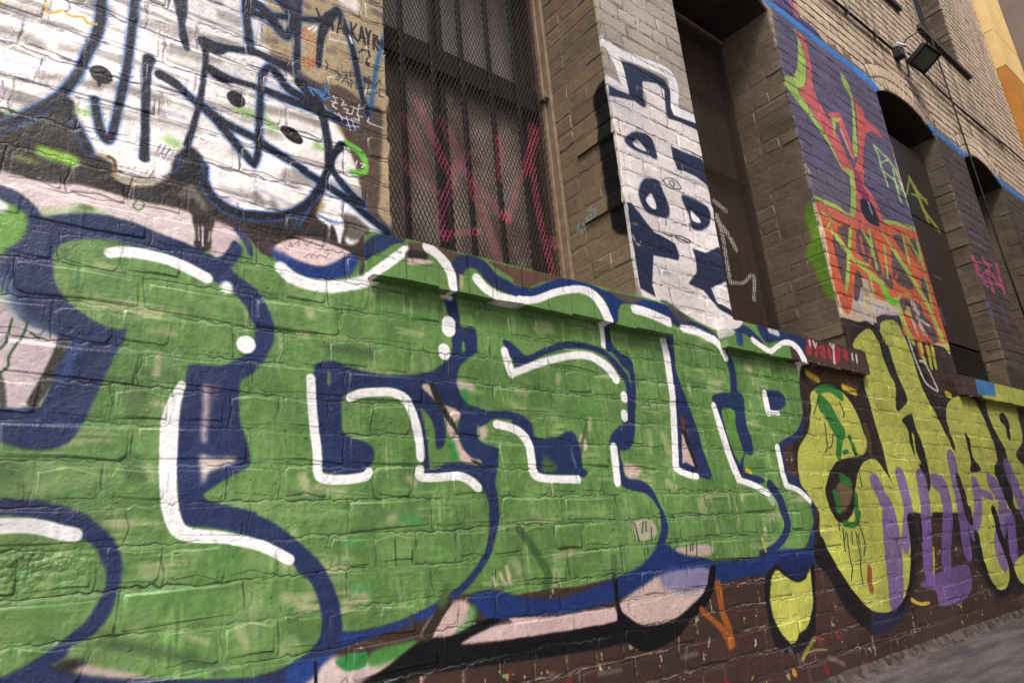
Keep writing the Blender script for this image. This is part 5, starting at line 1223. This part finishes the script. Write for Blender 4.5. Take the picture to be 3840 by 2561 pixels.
def blocked(k):
    z0, z1 = ZB+k*H, ZB+(k+1)*H; zm = (z0+z1)/2; out = []
    for op in OPEN:
        x0, x1, a, s, c, d = op
        if zm < a: continue
        cx, cz, r = arc(op); ring = RING*(2 if a < 3 else 1)
        if zm < s: out.append((x0, x1, True))
        else:
            dd = (r+ring+.012)**2-(zm-cz)**2
            if dd > 0 and zm < c+ring:
                half = math.sqrt(dd); lim = (x1-x0)/2+.10
                out.append(((cx-min(half, lim)), cx+min(half, lim), False))
    for (a, b) in SILLS:
        if 1.40 < zm < 1.50: out.append((a, b, False))
    out.sort(); return out
for k in range(KMIN, KMAX):
    z0 = ZB+k*H; zc = z0+H/2
    if z0 > WZ1: break
    pitch, ph = bond(k); cuts = [WX0]
    segs = []; x = WX0
    for a, b, full in blocked(k):
        if a > x: segs.append((x, a, x > WX0 and prev_full, full))
        x = max(x, b); prev_full = full
    segs.append((x, WX1, x > WX0 and (prev_full if x > WX0 else False), False))
    for xa, xb, lf, rf in segs:
        e = [xa]; i = math.floor((xa-ph)/pitch)+1
        while ph+i*pitch < xb-.035:
            q = ph+i*pitch
            if q-xa > .035: e.append(q+random.gauss(0, .0035))
            i += 1
        e.append(xb)
        for n_, (p, q) in enumerate(zip(e[:-1], e[1:])):
            last = n_ == len(e)-2; first = n_ == 0
            depth = .10
            pw = q-p-.0095; c0 = (p+q)/2
            if rf and last: pw += .0045; c0 += .0022
            if lf and first:
                depth = .225 if k % 2 == 0 else .105; pw += .0045; c0 -= .0022
            if pw < .02: continue
            add_brick('', pw, H-.0095+random.gauss(0, .0008), depth, c0, 0, zc+random.gauss(0, .0008))
# reveals on the right-hand jambs
for op in OPEN:
    x0, x1, a, s, c, d = op
    for k in range(KMIN, KMAX):
        z0 = ZB+k*H; zm = z0+H/2
        if zm < a or zm > s: continue
        y = .235 if k % 2 == 0 else .115
        st = .24 if k % 2 == 0 else .12
        while y < d-.03:
            w = min(st, d-y); add_brick('', w-.0095, H-.0095, .05, x1+.0004, y+w/2, zm, 'side'); y += w
# arch rings
for op in OPEN:
    x0, x1, a, s, c, d = op
    cx, cz, r = arc(op)
    for ring in range(2 if a < 3 else 1):
        rr = r+ring*(RING)+.004; half = math.asin(min(.999, ((x1-x0)/2+ring*.03)/rr)); n = int(2*half*rr/.078)
        for i in range(n):
            th = -half+(i+.5)*2*half/n
            add_brick('', RING-.009, 2*half*rr/n-.006, .34 if ring == 0 else .1, cx+math.sin(th)*(rr+RING/2), 0, cz+math.cos(th)*(rr+RING/2), roll=th-math.pi/2)
order = sorted(range(len(bricks)), key=lambda i: -bricks[i][2])
single = set(order[:300])
for i in order[:300]:
    ent, Mx, _ = bricks[i]
    o = bpy.data.objects.new('brick', mesh_of(ent, 'brick', M['wall'])); C.objects.link(o); o.matrix_world = Mx; o.parent = bld
vs_, fs_, ls_, off = [], [], [], 0
sm_ = []
for i, (ent, Mx, _) in enumerate(bricks):
    if i in single: continue
    V = ent[0]; A = np.array(Mx); vs_.append(V @ A[:3, :3].T + A[:3, 3])
    for f in ent[1]: fs_.append([q+off for q in f])
    sm_ += [False]+[True]*10+[False]*10; off += len(V)
me = bpy.data.meshes.new('brick_field'); allv = np.concatenate(vs_)
me.vertices.add(len(allv)); me.vertices.foreach_set('co', allv.ravel())
tot = np.array([len(f) for f in fs_], np.int32); me.loops.add(int(tot.sum())); me.loops.foreach_set('vertex_index', np.concatenate([np.array(f, np.int32) for f in fs_]))
me.polygons.add(len(fs_)); me.polygons.foreach_set('loop_start', np.concatenate([[0], np.cumsum(tot)[:-1]]).astype(np.int32)); me.polygons.foreach_set('loop_total', tot)
me.polygons.foreach_set('use_smooth', sm_); me.update(calc_edges=True); me.validate(); me.materials.append(M['wall'])
bf = bpy.data.objects.new('brick_field', me); C.objects.link(bf); bf.parent = bld; bf['kind'] = 'stuff'

# mortar bed behind the brick faces, with the openings and reveals cut in
MY = .0013
mb = MB()
def front_rect(x0, x1, z0, z1):
    if z0 < 3.98 < z1 and z1 < 5: z1 = 3.98
    mb.quad((x0, MY, z0), (x1, MY, z0), (x1, MY, z1), (x0, MY, z1))
lower = sorted([o for o in OPEN if o[2] < 3]); upper = sorted([o for o in OPEN if o[2] > 3])
def band(ops, zlo, zhi):
    x = WX0
    for op in ops:
        x0, x1, a, s, c, d = op
        front_rect(x, x0-.004, zlo, zhi); front_rect(x0-.004, x1+.004, zlo, a)
        cx, cz, r = arc(op); n = 16; r += .004
        xs = [x0-.004+(x1-x0+.008)*i/n for i in range(n+1)]
        zs = [cz+math.sqrt(max(0, r*r-(q-cx)**2)) for q in xs]; zs[0] = min(zs[0], s); zs[-1] = min(zs[-1], s)
        for i in range(n):
            mb.quad((xs[i], MY, zs[i]), (xs[i+1], MY, zs[i+1]), (xs[i+1], MY, min(zhi, 3.98) if zhi < 5 else zhi), (xs[i], MY, min(zhi, 3.98) if zhi < 5 else zhi))
            mb.quad((xs[i], MY, zs[i]), (xs[i], d, zs[i]), (xs[i+1], d, zs[i+1]), (xs[i+1], MY, zs[i+1]))
        mb.quad((x1+.0014, .001, a), (x1+.0014, .001, zs[-1]), (x1+.0014, d, zs[-1]), (x1+.0014, d, a))
        mb.quad((x0-.004, MY, a), (x0-.004, d, a), (x0-.004, d, zs[0]), (x0-.004, MY, zs[0]))
        mb.quad((x0-.004, MY, a), (x1+.004, MY, a), (x1+.004, d, a), (x0-.004, d, a))
        x = x1+.0014
    front_rect(x, WX1, zlo, zhi)
band(lower, 0, 4.6); MY = .0036; band(upper, 4.6, WZ1); mb.quad((WX0, MY, 3.98), (WX1, MY, 3.98), (WX1, MY, 4.6), (WX0, MY, 4.6))
mb.quad((WX0, .0016, 3.98), (WX0, MY, 3.98), (WX1, MY, 3.98), (WX1, .0016, 3.98))
mb.build('mortar_bed', M['mortar'], bld)
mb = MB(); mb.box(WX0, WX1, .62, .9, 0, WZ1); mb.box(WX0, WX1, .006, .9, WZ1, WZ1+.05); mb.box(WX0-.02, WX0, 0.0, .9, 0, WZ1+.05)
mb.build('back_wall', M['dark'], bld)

# window sills: rowlock bricks standing 30 mm proud
def sill(x0, x1, z0=1.371, z1=1.502, p=.036, step=.112, mat='sill'):
    b = MB(); b.box(x0+.003, x1-.003, -p+.006, .12, z0+.004, z1-.004)
    s = b.build('window_sill', M[mat], bld)
    n = max(1, int(round((x1-x0)/step))); st = (x1-x0)/n; g = random.Random(int(x0*100))
    for i in range(n):
        q = MB(); a, c = x0+i*st+.002, x0+(i+1)*st-.002; dz = g.uniform(-.002, .002); dy = g.uniform(-.0012, .001)
        q.box(a, c, -p+dy, .13, z0+dz, z1+g.uniform(-.001, .0008))
        q.v = [(x+g.gauss(0, .0012), y, z+(g.gauss(0, .003) if z < (z0+z1)/2 else g.gauss(0, .001))) for x, y, z in q.v]
        q.build('sill_brick', M[mat], s)
    return s
for a, b in SILLS: sill(a, b)
M['plainsill'] = simple('brown_sill', (64, 50, 42), (88, 72, 60), 20, .7, 0, .6)
sill(6.86, 8.25, 5.185, 5.235, .035, .24, 'plainsill'); sill(4.8, 6.46, 5.185, 5.235, .035, .24, 'plainsill')

# ---- expanded steel mesh as real strands
def mesh_grille(x0, x1, z0, z1, y, parent, mat, pw=.0195, ph=.043, t=.0024, dp=.0018):
    V, F = [], []
    nx = int((x1-x0)/pw); nz = int((z1-z0)/(ph/2))
    for i in range(nx+1):
        for sgn in (0, 1):
            xa = x0+i*pw; 
            for k in range(nz):
                xo = xa+(pw/2 if sgn else -pw/2)
                xs, xe = (xa, xo) if k % 2 == 0 else (xo, xa)
                if max(xs, xe) > x1 or min(xs, xe) < x0: continue
                za, zb_ = z0+k*ph/2, z0+(k+1)*ph/2; hw = t/2*1.12
                o = len(V)
                for x, z in ((xs, za), (xe, zb_)):
                    V += [(x-hw, y, z), (x+hw, y-dp*.3, z), (x+hw, y+dp, z), (x-hw, y+dp*1.3, z)]
                for j in range(4): F.append((o+j, o+(j+1) % 4, o+4+(j+1) % 4, o+4+j))
    me = bpy.data.meshes.new('mesh_grille'); me.from_pydata(V, [], F); me.update(); me.materials.append(mat)
    o = bpy.data.objects.new('mesh_grille', me); C.objects.link(o); o.parent = parent; return o

# ---- window 1: glass, timber frame, iron bars, mesh
b = MB(); b.box(.92, 2.008, .47, .53, 1.504, 1.60); b.box(.92, .97, .47, .53, 1.60, 3.7); b.box(1.95, 2.008, .47, .53, 1.60, 3.7); b.box(.972, 1.948, .465, .53, 2.66, 2.772)
w1 = b.build('window', M['frame'], bld, bevel=.004)
w1['label'] = 'barred window with pink tag sprayed on its mesh'
for x0, x1, z0, z1 in ((.972, 1.455, 1.602, 2.658), (1.485, 1.948, 1.602, 2.658), (.972, 1.455, 2.774, 3.72), (1.485, 1.948, 2.774, 3.72)):
    q = MB(); q.box(x0, x1, .50, .506, z0, z1); q.build('pane', M['glass'], w1)
q = MB(); q.box(1.457, 1.483, .468, .53, 1.602, 2.658); q.box(1.457, 1.483, .468, .53, 2.774, 3.72); q.build('mullion', M['frame'], w1, bevel=.003)
for x in (1.08, 1.235, 1.387, 1.542, 1.700, 1.858):
    q = MB(); q.box(x-.012, x+.012, .412, .424, 1.51, 3.74); q.build('bar', M['bar'], w1, bevel=.003)
q = MB(); q.box(.925, 2.004, .434, .462, 2.622, 2.745); q.build('transom', M['dark'], w1, bevel=.004)
q = MB(); q.box(.925, 1.99, .392, .407, 1.532, 1.565); q.build('bottom_rail', M['bar'], w1)
mesh_grille(.925, 1.985, 1.506, 3.75, .38, w1, M['mesh_a'])
q = MB(); q.box(1.972, 2.006, .362, .408, 1.505, 3.74); q.box(1.985, 2.006, .33, .3615, 1.505, 3.74); q.build('trim', M['trim'], w1, bevel=.004)
q = MB(); q.box(1.955, 2.0, .345, .365, 2.63, 2.668); q.box(1.96, 1.985, .335, .385, 2.638, 2.655); q.build('clamp', M['steel'], w1, bevel=.003)
# ---- window 2: mesh over dark boards
b = MB(); b.box(2.64, 3.718, .372, .42, 1.53, 1.58); b.box(2.64, 3.718, .372, .42, 3.72, 3.78); b.box(2.64, 2.68, .372, .42, 1.58, 3.72); b.box(3.678, 3.718, .372, .42, 1.58, 3.72)
w2 = b.build('window', M['frame'], bld, bevel=.003); w2['label'] = 'dark window behind mesh with white spray marks'
for z in (2.70, 3.27): q = MB(); q.box(2.64, 3.718, .37, .40, z-.012, z+.012); q.build('rail', M['bar'], w2)
g = random.Random(4); x = 2.682
while x < 3.67:
    xe = min(x+.12, 3.676); q = MB(); q.box(x, xe-.004, .405+g.uniform(0, .006), .43, 1.582, 3.718); q.build('board', M['innerwood'], w2); x = xe
q = MB(); q.box(2.64, 3.718, .34, .372, 3.765, 3.79); q.build('head_trim', M['trim'], w2)
mesh_grille(2.645, 3.712, 1.506, 3.765, .357, w2, M['mesh_a'], .0195, .043, .0026)
# ---- opening 3: steel door leaves, low ribbed vent
b = MB(); b.box(5.25, 6.405, .30, .34, 1.53, 3.72); door = b.build('shutter', M['dark'], bld); door['label'] = 'brown steel shutter with a thin yellow tag'
for z0, z1 in ((1.86, 2.915), (2.927, 3.66)): q = MB(); q.box(5.256, 6.40, .140, .16, z0, z1); q.build('panel', M['door'], door, bevel=.002)
for i in range(14): q = MB(); q.box(5.256, 6.40, .142, .152, 1.54+i*.022, 1.552+i*.022); q.build('slat', M['frame'], door)
# ---- opening 4
b = MB(); b.box(7.08, 8.115, .30, .34, 1.53, 3.6); d4 = b.build('shutter', M['innerwood'], bld); d4['label'] = 'dark boarded opening farthest from the green graffiti'
for i in range(8): q = MB(); q.box(7.085+i*.128, 7.085+i*.128+.122, .285, .298, 1.54, 3.55); q.build('board', M['innerwood'], d4)
# ---- upper windows
for (x0, x1) in ((4.95, 6.38), (6.98, 8.09)):
    b = MB(); b.box(x0, x1, .20, .26, 5.25, 5.31); b.box(x0, x0+.05, .20, .26, 5.31, 7.1); b.box(x1-.05, x1, .20, .26, 5.31, 7.1)
    u = b.build('window', M['frame'], bld); q = MB(); q.box(x0+.05, x1-.05, .225, .232, 5.31, 7.1); q.build('pane', M['glass'], u)

# ------------------------------------------------------------------ ground
b = MB(); b.quad((-40, -60, 0), (120, -60, 0), (120, .6, 0), (-40, .6, 0)); gr = b.build('ground', M['ground']); gr['kind'] = 'structure'
# ragged mortar fillet at the foot of the wall
b = MB(); n = 420; g = random.Random(3); prof = []
ph_ = [0.0]*4
for i in range(n+1):
    x = WX0+(WX1-WX0)*i/n; w = .030+.004*math.sin(x*2.1)+g.gauss(0, .0004); h = .026+.004*math.sin(x*1.7+1)+g.gauss(0, .0005)
    prof.append([(x, .006, h+.02), (x, -.012+g.gauss(0, .002), h), (x, -w*.55, h*.42+g.gauss(0, .0004)), (x, -w, .003+abs(g.gauss(0, .002))), (x, -w-.02, -.004)])
for p in prof: b.v += p
for i in range(n):
    for j in range(4): b.f.append((i*5+j, i*5+j+1, (i+1)*5+j+1, (i+1)*5+j))
b.build('mortar_fillet', M['fillet'], bld, smooth=True)

# ------------------------------------------------------------------ neighbours at the far end
yb = thing('yellow_building', 'yellow rendered building pier beyond the brick wall, pale above and orange below', 'building', (9.82, 0, 0))
def ypart(name, mat, x0, x1, y0, y1, z0, z1, parent=yb, bevel=.004):
    q = MB(); q.box(x0-9.82, x1-9.82, y0, y1, z0, z1); return q.build(name, M[mat], parent, bevel=bevel)
ypart('upper_wall', 'yellow', 9.82, 10.84, -.105, 1.5, 6.02, 6.57); ypart('upper_wall', 'yellow', 9.82, 10.84, -.105, 1.5, 6.576, 9.6)
ypart('lower_wall', 'ochre', 9.8225, 10.84, -.1025, 1.5, 0, 6.017)
gb = thing('grey_building', 'plain mauve grey rendered building standing out past the yellow one', 'building', (10.85, 0, 0))
q = MB(); q.box(.0, 8.0, -.6, 3.0, 0, 11); q.build('wall', M['grey'], gb)
q = MB(); q.box(.8, 1.8, -.62, -.6, 5.0, 6.2); q.build('window', M['glass'], gb)

# ------------------------------------------------------------------ conduit, floodlight, cables
cd = thing('conduit', 'black cable conduit clipped along the beige bricks, ending at the floodlight', 'conduit', (3.9, -.02, 4.44))
q = MB(); q.tube([(3.2, -.022, 4.415), (4.4, -.022, 4.43), (5.2, -.024, 4.447), (5.86, -.022, 4.47)], .011, 10); q.v = [(x-3.9, y+.02, z-4.44) for x, y, z in q.v]; q.build('pipe', M['cable'], cd, smooth=True)
q = MB(); q.tube([(3.2, -.016, 4.45), (4.4, -.014, 4.458), (5.0, -.014, 4.470), (5.4, -.015, 4.476), (5.86, -.02, 4.49)], .005, 8); q.v = [(x-3.9, y+.02, z-4.44) for x, y, z in q.v]; q.build('thin_cable', M['cable'], cd, smooth=True)
for x in (3.7, 4.4, 5.05, 5.55):
    q = MB(); q.box(x-.014-3.9, x+.014-3.9, -.017, .018, -.028+(x-4.4)*.03, .045+(x-4.4)*.03); q.build('clip', M['steel'], cd, bevel=.002)
fl = thing('floodlight', 'black rectangular floodlight on a bracket, facing down from the beige upper wall', 'floodlight', (5.95, 0, 4.46))
q = MB(); q.box(-.045, .045, -.07, .0, -.05, .05); q.build('junction_box', M['blackmetal'], fl, bevel=.006)
q = MB(); q.tube([(-.005, -.065, .05), (-.012, -.08, .062)], .045, 20); q.build('cap', M['white'], fl, smooth=False)
q = MB(); q.tube([(.05, -.03, .02), (.09, -.05, -.03), (.14, -.03, -.12), (.17, -.012, -.16)], .009, 8); q.build('bracket_arm', M['steel'], fl, smooth=True)
def frame_of(c, ex, ey): # plate frame
    ez = ex.cross(ey).normalized(); return Matrix((ex, ey, ez)).transposed()
ex = Vector((.26, -.03, -.03)).normalized(); ey0 = Vector((-.05, -.19, .11)); ey = (ey0-ex*ey0.dot(ex)).normalized()
rot = frame_of(None, ex, ey); cc = Vector((.20, -.155, -.055)); SC = .86
if rot.determinant() < 0: pass
nz = 1 if (rot @ Vector((0, 0, 1))).z > 0 else -1    # nz points up, away from the lit face
def fb(name, mat, x0, x1, y0, y1, z0, z1, bevel=.004):
    q = MB(); q.box(x0*SC, x1*SC, y0*SC, y1*SC, min(z0*nz, z1*nz)*SC, max(z0*nz, z1*nz)*SC, rot, cc); return q.build(name, M[mat], fl, bevel=bevel)
hs = fb('housing', 'blackmetal', -.135, .135, -.105, .105, .012, .05)
fb('front_frame', 'blackmetal', -.145, .145, -.115, -.088, -.012, .012); fb('front_frame', 'blackmetal', -.145, .145, .088, .115, -.012, .012)
fb('front_frame', 'blackmetal', -.145, -.118, -.088, .088, -.0118, .0118); fb('front_frame', 'blackmetal', .118, .145, -.088, .088, -.0118, .0118)
M['lens'] = simple('lamp_glass', (104, 112, 106), (120, 128, 118), 8, .12, 0, 0, spec=.8)
fb('lens', 'lens', -.118, .118, -.088, .088, -.004, .0115, 0)
for i in range(7): fb('fin', 'blackmetal', -.11+i*.034, -.104+i*.034, -.09, .09, .05, .072, 0)
q = MB(); pts = []
for i in range(13):
    a = math.pi*i/12; p = rot @ Vector((-.15*math.cos(a)*1.0, -.03, (.03+.10*math.sin(a))*nz))+cc; pts.append(tuple(p))
q.tube(pts, .007, 8); q.build('bracket', M['blackmetal'], fl, smooth=True)
q = MB(); pts = [(.03, -.05, .05), (.02, -.12, .10), (.06, -.2, .13), (.15, -.24, .12), (.2, -.2, .04)]; q.tube(pts, .006, 8); q.build('lead', M['cable'], fl, smooth=True)
wc = thing('wall_cable', 'thin black cable sagging along the upper wall right of the floodlight', 'cable', (6.2, -.02, 4.5))
q = MB(); pts = []
for i in range(40):
    x = 6.3+3.5*i/39; z = 4.52-.05*math.sin(min(1, (x-6.3)/2.6)*math.pi)*(1 if x < 8.9 else .4)+.0*x; pts.append((x-6.2, 0, z-4.5))
q.tube(pts, .008, 6); q.build('cable_run', M['cable'], wc, smooth=True)
q = MB(); q.tube([(1.2, .0, -.02), (1.9, -.0, -.0), (2.5, .004, -.03)], .005, 6); q.build('second_strand', M['cable'], wc, smooth=True)
hc = thing('hanging_cable', 'long black cable hanging straight down past the floodlight and the arches', 'cable', (7.1, -.05, 8))
q = MB(); q.tube([(-.0, 0, 0), (.0, .02, -2.3), (.04, .02, -3.0), (.07, .025, -4.0), (.12, .03, -5.2), (.26, .03, -6.4)], .008, 6); q.build('cable_drop', M['cable'], hc, smooth=True)

# ------------------------------------------------------------------ out-of-view building across the lane, added to shade the wall
ob = thing('added_shade_building', 'plain brown rendered building added unseen behind the viewer to shade the wall', 'building', (1.7, -5.2, 0))
M['opp'] = simple('brown_render', (128, 112, 98), (108, 94, 82), 2.0, .85, 0, .3)
q = MB(); q.box(0, 30, -8, 0, 0, 9.5); q.build('wall', M['opp'], ob)
for i in range(6):
    for zf in (1.2, 5.0):
        q = MB(); q.box(1.5+i*4, 3.0+i*4, 0, .05, zf, zf+2.2); w_ = q.build('window', M['frame'], ob); q = MB(); q.box(1.6+i*4, 2.9+i*4, .052, .06, zf+.1, zf+2.1); q.build('pane', M['glass'], w_)
